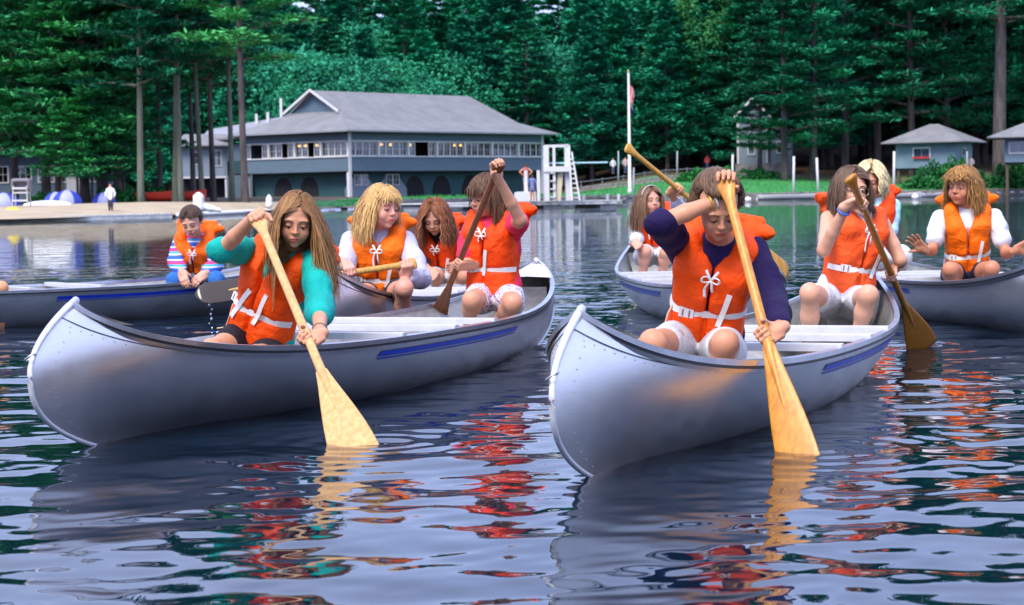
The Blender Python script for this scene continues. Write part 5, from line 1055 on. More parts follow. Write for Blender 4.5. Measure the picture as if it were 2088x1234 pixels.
# wood behind the lodge: individual trees in rows
rng = np.random.default_rng(21); G3 = 'trees of the dark wood behind the lodge and lawn'; WL = {'hem1': 'dark hemlock in the wood behind the lodge and lawn', 'hem2': 'tall dark hemlock in the wood behind the lodge and lawn', 'hem3': 'shorter hemlock in the wood behind the lodge and lawn', 'layer1': 'layered pine in the wood behind the lodge and lawn', 'layer3': 'tall layered pine in the wood behind the lodge and lawn'}
WK = dict(hem1='hemlock', hem2='tall hemlock', hem3='short hemlock', layer1='layered pine', layer3='tall layered pine'); RK = {224: 'front', 236: 'second', 250: 'third', 266: 'fourth', 284: 'rearmost'}; seen_lb = set()
LM = [(-60, 'far beyond the left edge'), (10, 'at the left edge'), (80, 'above the lifeguard chair'), (150, 'above the largest tent'), (225, 'above the figure in white'), (290, 'behind the thick curved trunk'), (350, 'behind the twin trunks'), (410, 'behind the red canoes'), (470, 'above the annex'), (540, 'behind the reddish trunk'), (600, 'left of the lodge gable'), (665, 'over the lodge gable peak'), (730, 'over the lodge front corner'), (800, 'over the left roof half'), (870, 'over the middle of the roof'), (940, 'over the right roof half'), (1005, 'over the ridge right end'), (1070, 'above the right roof slope'), (1135, 'above the right eave tip'), (1200, 'above the diving tower'), (1262, 'left of the flagpole'), (1330, 'right of the flagpole'), (1395, 'above the headband girl'), (1460, 'above the girl in purple'), (1530, 'over the pale house'), (1600, 'right of the pale house'), (1660, 'above the shore posts'), (1725, 'above the girl with glasses'), (1790, 'left of the first cabin'), (1860, 'over the first cabin left half'), (1930, 'over the first cabin peak'), (2000, 'left of the huge trunk'), (2070, 'behind the huge trunk'), (2140, 'at the right edge'), (9999, 'far beyond the right edge')]
LMX = [a_ for a_, _ in LM]; LMN = [n_ for _, n_ in LM]
for Y_, stp, hh in ((224, 84, .80), (236, 76, .92), (250, 76, 1.02), (266, 72, 1.06), (284, 74, 1.05)):
    for px_ in np.arange(-160, 2260, stp):
        p2 = px_+rng.uniform(-26, 26); key = ['hem1', 'hem2', 'hem3', 'layer1', 'hem2', 'layer3'][rng.integers(0, 6)]
        if Y_ == 222 and (1480 < p2 < 2120): continue
        sc = hh*rng.uniform(.86, 1.08)*np.interp(p2, [300, 600, 1400, 1700, 2100], [1.06, 1.10, 1.10, 1.35, 1.5])
        k_ = int(np.searchsorted(LMX, p2)); lb = WK[key]+' in '+RK[Y_]+' wood row, '+LMN[min(k_, len(LMN)-1)]
        for side in ('', ', twin left', ', twin right', ', twin behind'):
            if lb+side not in seen_lb: lb = lb+side; break
        seen_lb.add(lb); tree(key, pxx(p2, Y_), Y_+rng.uniform(-4, 4), lb, G3, None, float(sc), .07 if 560 < p2 < 1460 else .17, 'wood_tree', 'tree')
for px_, Y_, key, sc, lb in ((640, 216, 'dec1', 1.05, 'round pale green broadleaf tree above the lodge gable'), (700, 214, 'dec2', 1.2, 'broadleaf tree over the left end of the lodge roof'), (780, 217, 'dec1', 1.0, 'broadleaf tree over the middle of the lodge roof'), (585, 220, 'dec2', 1.3, 'broadleaf tree left of the lodge gable peak'), (850, 220, 'dec2', 1.1, 'lower broadleaf tree right of the lodge ridge middle'), (1440, 226, 'dec3', 1.12, 'yellowish green tree rising left of the dark layered pines'), (1395, 229, 'dec3', 1.02, 'paler tree next to the yellowish one'), (1010, 236, 'dec3', 1.02, 'olive tree showing high behind the lodge right end'), (930, 224, 'dec1', 1.05, 'broadleaf tree low behind the right half of the lodge roof'), (1100, 228, 'dec2', 1.35, 'broadleaf tree behind the diving tower, well up in the wood'), (1210, 232, 'dec1', 1.1, 'broadleaf tree left of the flagpole top in the wood'), (720, 238, 'dec1', 1.35, 'larger broadleaf crown higher behind the lodge roof'), (520, 226, 'dec2', 1.35, 'broadleaf tree behind the reddish trunk')):
    tree(key, pxx(px_, Y_), Y_, lb, 'broadleaf trees among the conifers', None, sc, 0, 'broadleaf_tree', 'broadleaf tree')
# bushes
def bush(x, y, w_, h_, label, seed, m=F_BUSH, dz=0):
    rng = np.random.default_rng(seed); n = 1500; q = rng.normal(size=(n, 3)); q /= np.linalg.norm(q, axis=1)[:, None]; q[:, 2] = np.abs(q[:, 2]); q *= (rng.random(n)**.3)[:, None]*(1+.22*np.sin(5*q[:, 0]*2+3*q[:, 1]+seed))[:, None]; z = float(gz(x, y)) if y > shore(x) else 0
    c = q*np.array([w_/2, w_/3, h_]); a = q+rng.normal(0, .6, q.shape); a /= np.linalg.norm(a, axis=1)[:, None]; b_ = np.cross(a, rng.normal(size=a.shape)); b_ /= np.linalg.norm(b_, axis=1)[:, None]; V, F = quads(c, a*.20, b_*.13)
    r_ = thing('bush', label, 'bush', (x, y, z+dz), 0, 'bushes along the shore'); link(bpy.data.objects.new('foliage', mesh_np('foliage', V, F, False, m)), r_); b = MB(); [b.tube([(0, 0, -.3), (math.cos(k*1.3)*w_*.2, math.sin(k*1.3)*w_*.12, h_*.7)], [.05, .015], 5) for k in range(5)]; b.build('stem', M_BARK, r_, local=True)
for i, (px_, Y_, w_, h_, lb) in enumerate(((1905, 191, 3.6, 2.2, 'bright bush directly under the first cabin'), (1945, 190, 3.2, 2.6, 'taller bush under the right side of the first cabin'), (1880, 189.5, 3.4, 1.1, 'low bush at the water left of the cabin bushes'), (1985, 190, 3.0, 1.5, 'low bush between cabin and round bush'), (2055, 189.5, 3.6, 2.1, 'round green bush at the right by the water'), (2095, 190, 3.5, 2.4, 'dark bush cut by the right edge'), (1930, 189, 4.2, .9, 'ground hugging bush right at the waterline'), (1425, 203, 3.2, 1.1, 'light bush on top of the lawn left of the girl in purple'), (1470, 204, 3.4, 1.2, 'light bush on the lawn top near the short post'), (1400, 203, 1.8, .8, 'small light bush at the lawn top'),
    (1540, 206, 4.5, .9, 'low plants at the foot of the pale house'), (228, 127, 2.2, .9, 'yellow flowering clump right of the figure in white'), (262, 128, 2.4, 1.0, 'green clump at the bunkhouse right corner'), (310, 133, 2.5, 1.1, 'green clump behind the left red canoe'), (90, 125, 2.0, .6, 'low clump left of the paired tents'))):
    bush(pxx(px_, Y_), Y_, w_, h_, lb, i+40)
# ------------------------------------------------------------------ aluminium canoes
def alu(name, col, rough, bump, scuff, metal=1):
    m = bpy.data.materials.new(name); m.use_nodes = True; t = m.node_tree; b = t.nodes['Principled BSDF']
    b.inputs['Metallic'].default_value = metal; tc = t.nodes.new('ShaderNodeTexCoord')
    n1 = t.nodes.new('ShaderNodeTexNoise'); n1.inputs['Scale'].default_value = 3.5; n1.inputs['Detail'].default_value = 5; n1.inputs['Roughness'].default_value = .68
    mp = t.nodes.new('ShaderNodeMapping'); mp.inputs['Scale'].default_value = (1.0, 1, 3); t.links.new(tc.outputs['Object'], mp.inputs['Vector'])
    n2 = t.nodes.new('ShaderNodeTexNoise'); n2.inputs['Scale'].default_value = 16; n2.inputs['Detail'].default_value = 6; t.links.new(mp.outputs[0], n2.inputs['Vector'])
    t.links.new(tc.outputs['Object'], n1.inputs['Vector'])
    mr = t.nodes.new('ShaderNodeMapRange'); mr.inputs['From Min'].default_value = .3; mr.inputs['From Max'].default_value = .7; mr.inputs['To Min'].default_value = rough-.07; mr.inputs['To Max'].default_value = rough+.13; t.links.new(n1.outputs['Fac'], mr.inputs['Value']); t.links.new(mr.outputs[0], b.inputs['Roughness'])
    mu = t.nodes.new('ShaderNodeMath'); mu.operation = 'MULTIPLY'; t.links.new(n1.outputs['Fac'], mu.inputs[0]); t.links.new(n2.outputs['Fac'], mu.inputs[1])
    r = t.nodes.new('ShaderNodeValToRGB'); r.color_ramp.elements[0].position = .05; r.color_ramp.elements[1].position = .45
    r.color_ramp.elements[0].color = (*[c*(1-scuff) for c in col], 1); r.color_ramp.elements[1].color = (*col, 1); t.links.new(mu.outputs[0], r.inputs['Fac']); t.links.new(r.outputs[0], b.inputs['Base Color'])
    # scratches and a few small dents
    n3 = t.nodes.new('ShaderNodeTexNoise'); n3.inputs['Scale'].default_value = 2.1; n3.inputs['Detail'].default_value = 2; t.links.new(tc.outputs['Object'], n3.inputs['Vector'])
    ad = t.nodes.new('ShaderNodeMath'); ad.operation = 'MULTIPLY_ADD'; ad.inputs[1].default_value = .005; t.links.new(n2.outputs['Fac'], ad.inputs[0]); t.links.new(n3.outputs['Fac'], ad.inputs[2])
    bp = t.nodes.new('ShaderNodeBump'); bp.inputs['Strength'].default_value = bump; bp.inputs['Distance'].default_value = .03; t.links.new(ad.outputs[0], bp.inputs['Height']); t.links.new(bp.outputs[0], b.inputs['Normal'])
    return m
M_HULL = alu('brushed_aluminium', (.80, .79, .80), .34, .16, .12, .89); M_LIN = alu('dull_aluminium', (.62, .61, .58), .5, .3, .5, .5)
M_RAIL = mat('rail_aluminium', (.60, .60, .63), rough=.30, metal=1, var=.15, vscale=9); M_SEAM = mat('black_seam', (.015, .015, .02), rough=.5)
M_BRIGHT = mat('bright_aluminium', (.70, .70, .73), rough=.42, metal=.35, var=.08, vscale=14, bump=.1); M_BLUE = mat('blue_stripe_paint', (.008, .045, .50), rough=.35, var=.25, vscale=30)
def sweep(us, t, prof, sgn, lift=0.0):
    "profile (outward, up) swept along the hull line at height fraction t"
    u = np.array(us); x, y, z = hull_pt(u, np.full(len(u), t)); P = np.stack([x, y*sgn, z+lift], 1); n = len(prof); V = []
    T = np.gradient(P, axis=0); T /= np.linalg.norm(T, axis=1)[:, None]
    for i in range(len(u)):
        o = np.cross(T[i], (0, 0, 1))*1.0; o[2] = 0; o = unit(o); o = o*(1 if o[1]*sgn > 0 else -1)
        for a, b in prof: V.append(P[i]+o*a+np.array([0, 0, b]))
    F = [(i*n+k, i*n+(k+1) % n, (i+1)*n+(k+1) % n, (i+1)*n+k) for i in range(len(u)-1) for k in range(n)]
    F += [tuple(range(n)), tuple(range((len(u)-1)*n, len(u)*n))] if n == 4 else []
    return V, F
def make_canoe():
    root = thing('canoe', '', 'canoe', (0, 0, 0)); root['group'] = 'aluminium canoes'
    us = np.sin(np.linspace(-1, 1, 121)*PI/2); ts = np.linspace(0, 1, 22)**1.7; nu, nt_ = len(us), len(ts)
    def sheet(inset):
        V = []; 
        for sgn in (1, -1):
            U, Tt = np.meshgrid(us, ts, indexing='ij'); x, y, z = hull_pt(U, Tt, inset); V.append(np.stack([x, y*sgn, z], 2).reshape(-1, 3))
        i = (np.arange(nu-1)[:, None]*nt_+np.arange(nt_-1)[None, :]).ravel(); q = np.stack([i, i+1, i+nt_+1, i+nt_], 1)
        return np.concatenate(V), np.concatenate([q, q[:, ::-1]+nu*nt_])
    V, F = sheet(0.0); obj('hull', V, F[:, ::-1], M_HULL, root, local=True)
    V, F = sheet(.006); obj('lining', V, F, M_LIN, root, local=True)
    ue = np.sin(np.linspace(-.985, .985, 101)*PI/2)
    for s in (1, -1):
        V, F = sweep(ue, 1.0, [(-.012, -.006), (.013, -.008), (.014, .010), (-.010, .013)], s); g = MB().add(V, F).build('gunwale', M_RAIL, root, local=True, smooth=False)
        V, F = sweep(ue, 1.0, [(.003, -.017), (.008, -.017), (.008, -.0085), (.003, -.0085)], s); MB().add(V, F).build('seam', M_SEAM, g, local=True)
        V, F = sweep(ue, 1.0, [(-.002, -.030), (.007, -.030), (.010, -.018), (-.002, -.018)], s); MB().add(V, F).build('lower_lip', M_RAIL, g, local=True)
        V, F = sweep(ue, .93, [(.001, -.0012), (.0035, -.0012), (.0035, .0012), (.001, .0012)], s); MB().add(V, F).build('rivet_line', M_SEAM, g, local=True)
        # rows of small rivets under the rail and beside the stems
        uu = np.concatenate([np.linspace(-.97, .97, 92), .965+0*np.linspace(.1, .9, 14), -.965+0*np.linspace(.1, .9, 14)]); tt = np.concatenate([np.full(92, .905), np.linspace(.1, .88, 14), np.linspace(.1, .88, 14)]); V = []; F = []
        px_, py_, pz_ = hull_pt(uu, tt)
        for k in range(len(uu)):
            c_ = np.array([px_[k], py_[k]*s, pz_[k]]); n_ = len(V)
            V += [c_+np.array([.0034*math.cos(a), -.0005*s, .0034*math.sin(a)]) for a in np.linspace(0, 2*PI, 7)[:-1]]+[c_+np.array([0, .0022*s, 0])]
            F += [(n_+a, n_+(a+1) % 6, n_+6) for a in range(6)]
        rv = obj('rivets', np.array(V), np.array(F), M_RAIL, root, local=True); rv['kind'] = 'stuff'
        # painted stripes: a broad band with a thin line below it, two sets a side
        for u0, u1 in ((-.37, .28),):
            for t0, t1, nm in ((.790, .862, 'stripe'), (.752, .768, 'stripe_line')):
                uu = np.linspace(u0, u1, 40); V = []
                for t in (t0, t1):
                    x, y, z = hull_pt(uu-.012*(t-t0)/.07, np.full(40, t)); V.append(np.stack([x, (y+.0035)*s, z], 1))
                i = np.arange(39); Fq = np.stack([i, i+1, i+41, i+40], 1); obj(nm, np.concatenate(V), Fq, M_BLUE, root, local=True)
    for e in (1, -1):
        # stem band round the end, deck plate with a raised lip, towing ring
        z = np.linspace(.012, hull_g(1.0)+.012, 26); x = hull_L(z)*e; b = MB(); b.tube(np.stack([x+e*.002, 0*z, z], 1), np.interp(z, [0, .4, .58], [.008, .010, .014]), 8); b.build('stem_band', M_BRIGHT, root, smooth=True, local=True)
        ud = np.linspace(.86, .999, 12); V = []
        for s in (1, -1):
            x, y, zz = hull_pt(ud*e, np.ones(12)); V.append(np.stack([x, y*s, zz+.012+.012*(1-(ud-.86)/.14)], 1))
        x, y, zz = hull_pt(ud*e, np.ones(12)); V.append(np.stack([x, 0*y, zz+.030-.016*(ud-.86)/.14], 1)); i = np.arange(11)
        F = np.concatenate([np.stack([i, i+1, i+25, i+24], 1), np.stack([i+12, i+24, i+25, i+13], 1)]); obj('deck_plate', np.concatenate(V), F, M_BRIGHT, root, local=True)
        b = MB(); xx = hull_L(np.array([.36]))[0]*e
        b.tube([(xx+e*(.012+.016*math.cos(a)), .018*math.sin(a), .372+.012*math.sin(a)) for a in np.linspace(0, 2*PI, 15)], .0035, 6, cap=False); b.build('towing_ring', M_RAIL, root, smooth=True, local=True)
        # closed float chamber under the deck
        xq, yq, zq = hull_pt(np.full(9, .80*e), np.linspace(.02, 1, 9)); V = [(a, max(b_-.03, 0), c+.01) for a, b_, c in zip(xq, yq, zq)]+[(a, -max(b_-.03, 0), c+.01) for a, b_, c in zip(xq, yq, zq)]
        i = np.arange(8); obj('bulkhead', np.array(V), np.stack([i, i+1, i+10, i+9], 1), M_LIN, root, local=True)
    def cross(x, z, wd, th, nm, m):
        u = (abs(x)+wd/2+.01)/hull_L(np.array([z]))[0]; g_ = hull_g(abs(u)); t = min(1, z/g_); y = hull_b(abs(u))*t**hull_e(abs(u))-.008; b = MB()
        b.box((x, 0, z), (wd/2, y, th/2)); b.box((x+wd/2, 0, z-.008), (.003, y-.004, .012)); b.box((x-wd/2, 0, z-.008), (.003, y-.004, .012)); return b.build(nm, m, root, local=True)
    for x in (.52, -.02, -.55): cross(x, .318, .045, .016, 'thwart', M_BRIGHT)
    cross(1.02, .215, .24, .012, 'seat', M_BRIGHT); cross(-1.50, .235, .24, .012, 'seat', M_BRIGHT)
    b = MB(); zk = np.linspace(0, 1, 30); b.tube([(x, 0, -.004) for x in np.linspace(-2.1, 2.1, 20)], .010, 6); b.build('keel', M_RAIL, root, local=True)
    return root
proto = make_canoe()
canoe_labels = ['silver canoe at front left carrying the girls in teal and pink', 'silver canoe at front right carrying the girls in purple sweater and glasses',
    'canoe at the left edge with the girl in the striped sweater', 'canoe behind the front left one carrying the blonde girl in grey',
    'small looking canoe behind the girl in purple, its pale end turned left', 'canoe at the right edge under the girl in the white tee']
for i, ((c, ang), lb) in enumerate(zip((K1, K2, K3, K4, K5, K6), canoe_labels)):
    o = proto if i == 0 else copy_tree(proto)
    o.location = (c[0], c[1], -DRAFT); o.rotation_euler = (0, -TRIM, ang); o['label'] = lb

# the stripes of the canoe at the left edge sit nearer its right end
for ch in [c_ for c_ in scene.objects if c_.get('label') == canoe_labels[2]][0].children:
    if ch.name.startswith('stripe'):
        me = ch.data.copy(); ch.data = me; n_ = len(me.vertices); V = np.zeros(n_*3); me.vertices.foreach_get('co', V); V = V.reshape(-1, 3); s_ = np.sign(V[0, 1])
        rng_ = ((.790, .862) if ch.name.split('.')[0] == 'stripe' else (.752, .768)); uu = np.linspace(-.60, -.08, 40); Q = []
        for t in rng_:
            x, y, z = hull_pt(uu, np.full(40, t)); Q.append(np.stack([x, (y+.0035)*s_, z], 1))
        me.vertices.foreach_set('co', np.concatenate(Q).ravel())
# ------------------------------------------------------------------ the girls
def vestm(n, col): return mat(n, col, rough=.62, bump=.9, bscale=15, bdist=.022, bdetail=4, var=.08, vscale=9, sheen=0, spec=.22)
V_OR = vestm('orange_vest', (.95, .078, .001)); V_OR2 = vestm('red_orange_vest', (.92, .062, .002)); V_YE = vestm('faded_orange_vest', (.93, .155, .003)); V_PA = vestm('worn_orange_vest', (.90, .10, .018))
M_TEAL = cloth('teal_fleece', (.004, .36, .31)); M_PURP = cloth('navy_purple_knit', (.012, .005, .048)); M_GREY = cloth('pale_grey_sweatshirt', (.50, .49, .60)); M_PINK = cloth('pink_red_tee', (.78, .03, .09))
M_BLACK = cloth('black_jersey', (.015, .013, .02)); M_WHITE = cloth('white_cotton', (.66, .66, .70)); M_LBLUE = cloth('pale_blue_tee', (.42, .70, .80)); M_JEAN = cloth('blue_denim', (.03, .13, .40)); M_SHW = cloth('white_shorts', (.66, .65, .68)); M_NAVY = cloth('navy_shorts', (.02, .02, .05))
def pattern(name, stops, scale, axis='Z', noise=.0):
    m = bpy.data.materials.new(name); m.use_nodes = True; t = m.node_tree; b = t.nodes['Principled BSDF']; b.inputs['Roughness'].default_value = .85
    tc = t.nodes.new('ShaderNodeTexCoord'); wv = t.nodes.new('ShaderNodeTexWave' if not noise else 'ShaderNodeTexNoise'); wv.inputs['Scale'].default_value = scale
    if not noise: wv.bands_direction = axis; wv.wave_profile = 'SAW'; wv.inputs['Distortion'].default_value = .6; wv.inputs['Detail Scale'].default_value = .6
    t.links.new(tc.outputs['Object'], wv.inputs['Vector']); r = t.nodes.new('ShaderNodeValToRGB'); r.color_ramp.interpolation = 'CONSTANT'
    for i, (p, c) in enumerate(stops):
        e = r.color_ramp.elements[i] if i < 2 else r.color_ramp.elements.new(p); e.position = p; e.color = (*c, 1)
    t.links.new(wv.outputs['Fac'], r.inputs['Fac']); t.links.new(r.outputs[0], b.inputs['Base Color']); return m
M_STRIPE = pattern('striped_knit', [(0, (.03, .12, .55)), (.2, (.75, .75, .8)), (.32, (.03, .35, .65)), (.5, (.70, .04, .14)), (.68, (.35, .05, .35)), (.8, (.75, .75, .8)), (.88, (.03, .12, .55))], 3.6)
M_FLORAL = pattern('printed_cotton', [(0, (.75, .73, .78)), (.46, (.75, .73, .78)), (.47, (.15, .05, .22)), (.52, (.75, .72, .78)), (.58, (.55, .06, .16)), (.62, (.75, .73, .78))], 26, noise=1)
X = np.array
def on(a, b, f):
    'point of the line a-b that shows at the fraction f of its image'
    t = f*a[1]/(b[1]+f*(a[1]-b[1])); return a+(b-a)*t
girls = {}
def hairc(c, d, root=None): return dict(col=c, col2=d, root=root or c)
# A: front left bow
pa_top = at(527, 447, 7.86); pa_tip = at(716, 903, 6.93); pa_d = unit(pa_tip-pa_top)
girls['A'] = person(dict(key='a', label='girl in teal sweater kneeling in the front left canoe, paddle held upright', pel=(528, 705, 8.42), neck=(590, 512, 8.28), sha=(522, 508, 8.36), shb=(640, 532, 8.20),
    ela=(452, 510, 8.12), elb=(652, 622, 8.02), kna=(432, 715, 8.05), knb=(522, 728, 7.98), ana=(470, 800, 8.2), anb=(560, 800, 8.2), head=(604, 448, 8.16), look=(4, 22, 6), hs=.93,
    handa=dict(H=pa_top+X([0, .0, .0]), axis=X([.85, .15, .5]), flip=-1, thumb=1, curl=(50, 65, 40), r=.012, sleeve=1.0), handb=dict(H=on(pa_top, pa_tip, .53), axis=pa_d, flip=1, thumb=-1, fdir=X([-.45, -.5, -.3]), tilt=.9, sleeve=1.42, curl=(58, 72, 40)),
    shirt_mat=M_TEAL, baggy=.009, cuff=True, pants_mat=M_BLACK, pants=.55, vest_mat=V_OR, collar=(0, .028), vopen=.020, belt=.40, belt_tilt=-.0, xstrap=(-.085, -.02), tabx=.035, tail=True, tie=False, bucklex=-.115, low=-.0, seed=3,
    hair=dict(length=.40, n=1500, part=-.012, col=(.19, .080, .026), col2=(.47, .24, .085), root=(.10, .05, .022), rootmix=.4, wave=.0022, freq=38, w=.0040, grav=.42, vol=.0, layer=.06, wind=.12, windy=.05, coll=.80, clumps=90), skin=(.60, .28, .16)))
bangle(girls['A'][0], girls['A'][1], 'b', (.05, .03, .05), t=.14, wd=.004)
paddle('pale new looking paddle of the girl in teal, white glare on its blade', pa_top-pa_d*.012, pa_tip+pa_d*.12, (.66, .40, .16), n=X([.10, -1, .1]), colb=(.54, .29, .10), bw=.086, key='pale')
# B: front left stern
pb_top = at(1017, 338, 10.05); pb_tip = at(893, 640, 10.72); pb_d = unit(pb_tip-pb_top)
girls['B'] = person(dict(key='b', label='dark haired girl in pink shirt and patterned shorts, one arm raised on her paddle', pel=(1010, 602, 10.62), neck=(1010, 442, 10.58), sha=(967, 458, 10.62), shb=(1052, 456, 10.50),
    ela=(948, 535, 10.55), elb=(1061, 449, 10.20), kna=(962, 612, 10.22), knb=(1046, 618, 10.18), ana=(955, 662, 10.45), anb=(1012, 662, 10.45), head=(992, 400, 10.54), look=(-52, 14, 4), hs=.95,
    handa=dict(H=on(pb_top, pb_tip, .65), axis=pb_d, flip=-1, thumb=1, fdir=X([-.8, -.4, -.1]), sleeve=.8), handb=dict(H=pb_top, axis=X([.8, .5, .3]), flip=-1, thumb=-1, curl=(50, 65, 40), sleeve=.45),
    shirt='tee', shirt_mat=M_PINK, baggy=.004, pants_mat=M_FLORAL, pants=.55, vest_mat=V_OR2, collar=(0, .05), belt=.36, tabx=.005, tie=True, tie_len=.03, seed=5, bucklex=-.07,
    hair=dict(length=.20, n=1300, part=.0, bangs=.085, col=(.045, .022, .014), col2=(.16, .075, .035), root=(.05, .026, .016), w=.0050, grav=.40, vol=.03, layer=.10, wave=.001), skin=(.56, .27, .165)))
paddle('dark brown paddle held upright by the girl in pink', pb_top-pb_d*.012, pb_tip+pb_d*.30, (.22, .07, .018), n=X([.45, -1, 0]), colb=(.15, .045, .012), bw=.085, key='dark')
# C: front right bow
pc_top = at(1479, 372, 6.98); pc_tip = at(1625, 926, 6.44); pc_d = unit(pc_tip-pc_top)
girls['C'] = person(dict(key='c', label='girl in dark purple sweater with bowed head in the front right canoe', pel=(1432, 700, 7.42), neck=(1466, 494, 7.25), sha=(1386, 498, 7.30), shb=(1540, 508, 7.25),
    ela=(1347, 455, 6.98), elb=(1574, 612, 7.12), kna=(1332, 700, 6.92), knb=(1478, 700, 6.88), ana=(1360, 860, 7.1), anb=(1450, 860, 7.0), head=(1463, 424, 7.08), look=(8, 36, -2), hs=.93,
    handa=dict(H=pc_top+X([0, .0, .006]), axis=X([.96, -.05, -.12]), flip=-1, thumb=1, curl=(48, 60, 35), r=.014, sleeve=.99, fdir=X([.5, -.15, .6])), handb=dict(H=on(pc_top, pc_tip, .56), axis=pc_d, flip=1, thumb=-1, fdir=X([-.6, -.35, -.45]), tilt=.7, sleeve=1.84, curl=(60, 75, 45)),
    shirt_mat=M_PURP, baggy=.005, cuff=True, pants_mat=M_SHW, pants=.58, pbag=.002, vest_mat=V_OR, collar=(0, .02), belt=.43, tabx=.048, tail=True, tie=True, tie_len=.07, bucklex=-.068, low=.0, seed=7, fold=.003,
    hair=dict(style='back', length=.25, n=1700, col=(.065, .033, .020), col2=(.20, .11, .055), root=(.06, .032, .02), w=.0040, wave=.003, freq=90, vol=.10, layer=.20, loose=.8, hairline=.56, tie=(0, -.11, .05)), skin=(.58, .27, .155)))
bangle(girls['C'][0], girls['C'][1], 'a', (.72, .68, .62), t=.13, wd=.010); bangle(girls['C'][0], girls['C'][1], 'a', (.55, .38, .05), t=.20, wd=.007, metal=.4)
paddle('yellow wooden paddle of the girl in purple, grain rings on its blade', pc_top-pc_d*.014, pc_tip+pc_d*.10, (.64, .29, .045), n=X([-.35, -1, .1]), colb=(.50, .19, .028), bw=.072, key='honey')
# D: front right stern
pd_top = at(1735, 366, 9.38); pd_tip = at(1880, 706, 10.62); pd_d = unit(pd_tip-pd_top)
girls['D'] = person(dict(key='d', label='girl with glasses, bare arms and white shorts behind the one in purple', pel=(1718, 612, 10.02), neck=(1748, 432, 10.02), sha=(1690, 446, 9.96), shb=(1799, 458, 10.10),
    ela=(1680, 510, 9.72), elb=(1836, 530, 10.05), kna=(1652, 598, 9.45), knb=(1770, 602, 9.45), ana=(1650, 730, 9.6), anb=(1745, 700, 9.6), head=(1736, 388, 9.94), look=(10, 4, 5), hs=.97, gaze='open',
    handa=dict(H=on(pd_top, pd_tip, .15), axis=pd_d, flip=-1, thumb=1, fdir=X([.8, -.1, .3]), sleeve=0), handb=dict(H=on(pd_top, pd_tip, .585), axis=pd_d, flip=1, thumb=-1, fdir=X([-.8, -.3, -.4]), sleeve=0),
    shirt='tank_top', shirt_mat=M_WHITE, sleeve=0, pants_mat=M_SHW, pants=.60, pbag=.003, pad=.9, vest_mat=V_PA, collar=(.055, 0), belt=.36, tabx=.06, tie=True, tie_len=.12, seed=9, skin=(.64, .34, .22),
    hair=dict(length=.17, n=1300, part=.004, col=(.07, .040, .026), col2=(.19, .11, .065), root=(.07, .04, .026), w=.0042, grav=.34, vol=.03, layer=.10, hairline=.44)))
bangle(girls['D'][0], girls['D'][1], 'a', (.05, .13, .5), t=.12, wd=.012); bangle(girls['D'][0], girls['D'][1], 'b', (.75, .72, .66), t=.14, wd=.008)
i_ = girls['D'][1]; b = MB()
for s in (-1, 1): b.tube([i_['P'](s*.033+.026*math.cos(a), .098-.010*math.cos(a)*s, .000+.021*math.sin(a)) for a in np.linspace(0, 2*PI, 21)], .0014, 6, cap=False); b.tube([i_['P'](s*.060, .086, .004), i_['P'](s*.078, .02, .006)], .0012, 5)
b.tube([i_['P'](-.008, .105, .004), i_['P'](0, .108, .007), i_['P'](.008, .105, .004)], .0013, 5); b.build('glasses', mat('gold_wire', (.55, .45, .34), rough=.3, metal=1), girls['D'][0], smooth=True)
paddle('brown paddle dipped behind the canoe by the girl with glasses', pd_top-pd_d*.02, pd_tip+pd_d*.06, (.50, .20, .022), n=X([.1, -1, 0]), colb=(.40, .145, .015), bw=.088, key='brown')
# E: far left canoe, striped sweater
girls['E'] = person(dict(key='e', label='girl in striped knit sweater and jeans with her hands in her lap', fine=True, res=(.010, .0042), pel=(400, 572, 14.90), neck=(398, 482, 14.75), sha=(368, 492, 14.80), shb=(432, 496, 14.80),
    ela=(358, 535, 14.65), elb=(440, 540, 14.65), kna=(356, 572, 14.45), knb=(440, 570, 14.45), ana=(385, 598, 14.85), anb=(420, 598, 14.85), head=(391, 453, 14.62), look=(-8, 26, -8), hs=.93,
    handa=dict(H=at(374, 566, 14.40), fdir=X([.3, -.5, -.8]), n=(.3, .6, -.5), curl=(20, 25, 20.60)), handb=dict(H=at(408, 566, 14.40), fdir=X([-.6, -.5, -.5]), n=(-.3, .6, -.5), curl=(30, 30, 20.60)), sleeve=1.9, baggy=.006,
    shirt_mat=M_STRIPE, pants_mat=M_JEAN, pants=1.5, pants_name='jeans', vest_mat=V_YE2 if 'V_YE2' in globals() else vestm('light_orange_vest', (.93, .13, .004)), collar=(0, .045), belt=.30, tie=True, tie_len=.09, seed=11, cres=.008, vres=.0075,
    hair=dict(style='back', length=.24, n=900, part=0, col=(.04, .022, .014), col2=(.10, .055, .03), w=.005, vol=.07, hairline=.38, tie=(0, -.11, -.04)), skin=(.62, .32, .22), collar_up=6))
# F: knee of a girl at the left edge, the rest of her beyond the frame
girls['F'] = person(dict(key='f', label='bare knee and leg of a girl cut off by the left edge', fine=True, res=(.011, .005), eyes=False, pel=(-95, 600, 13.90), neck=(-100, 480, 13.85), sha=(-135, 492, 13.85), shb=(-60, 496, 13.80),
    ela=(-135, 560, 13.70), elb=(-55, 560, 13.65), kna=(-70, 598, 13.50), knb=(2, 588, 13.55), ana=(-60, 680, 13.60), anb=(0, 680, 13.65), head=(-98, 432, 13.80), look=(30, 10, 0),
    handa=dict(H=at(-75, 590, 13.45), fdir=X([.4, -.6, -.4])), handb=dict(H=at(-18, 588, 13.48), fdir=X([.4, -.6, -.4])), sleeve=1.0, shirt_mat=M_WHITE, pants_mat=M_NAVY, vest_mat=V_OR, seed=12, cres=.01, vres=.01,
    hair=dict(length=.2, n=400, col=(.1, .05, .03), w=.006)))
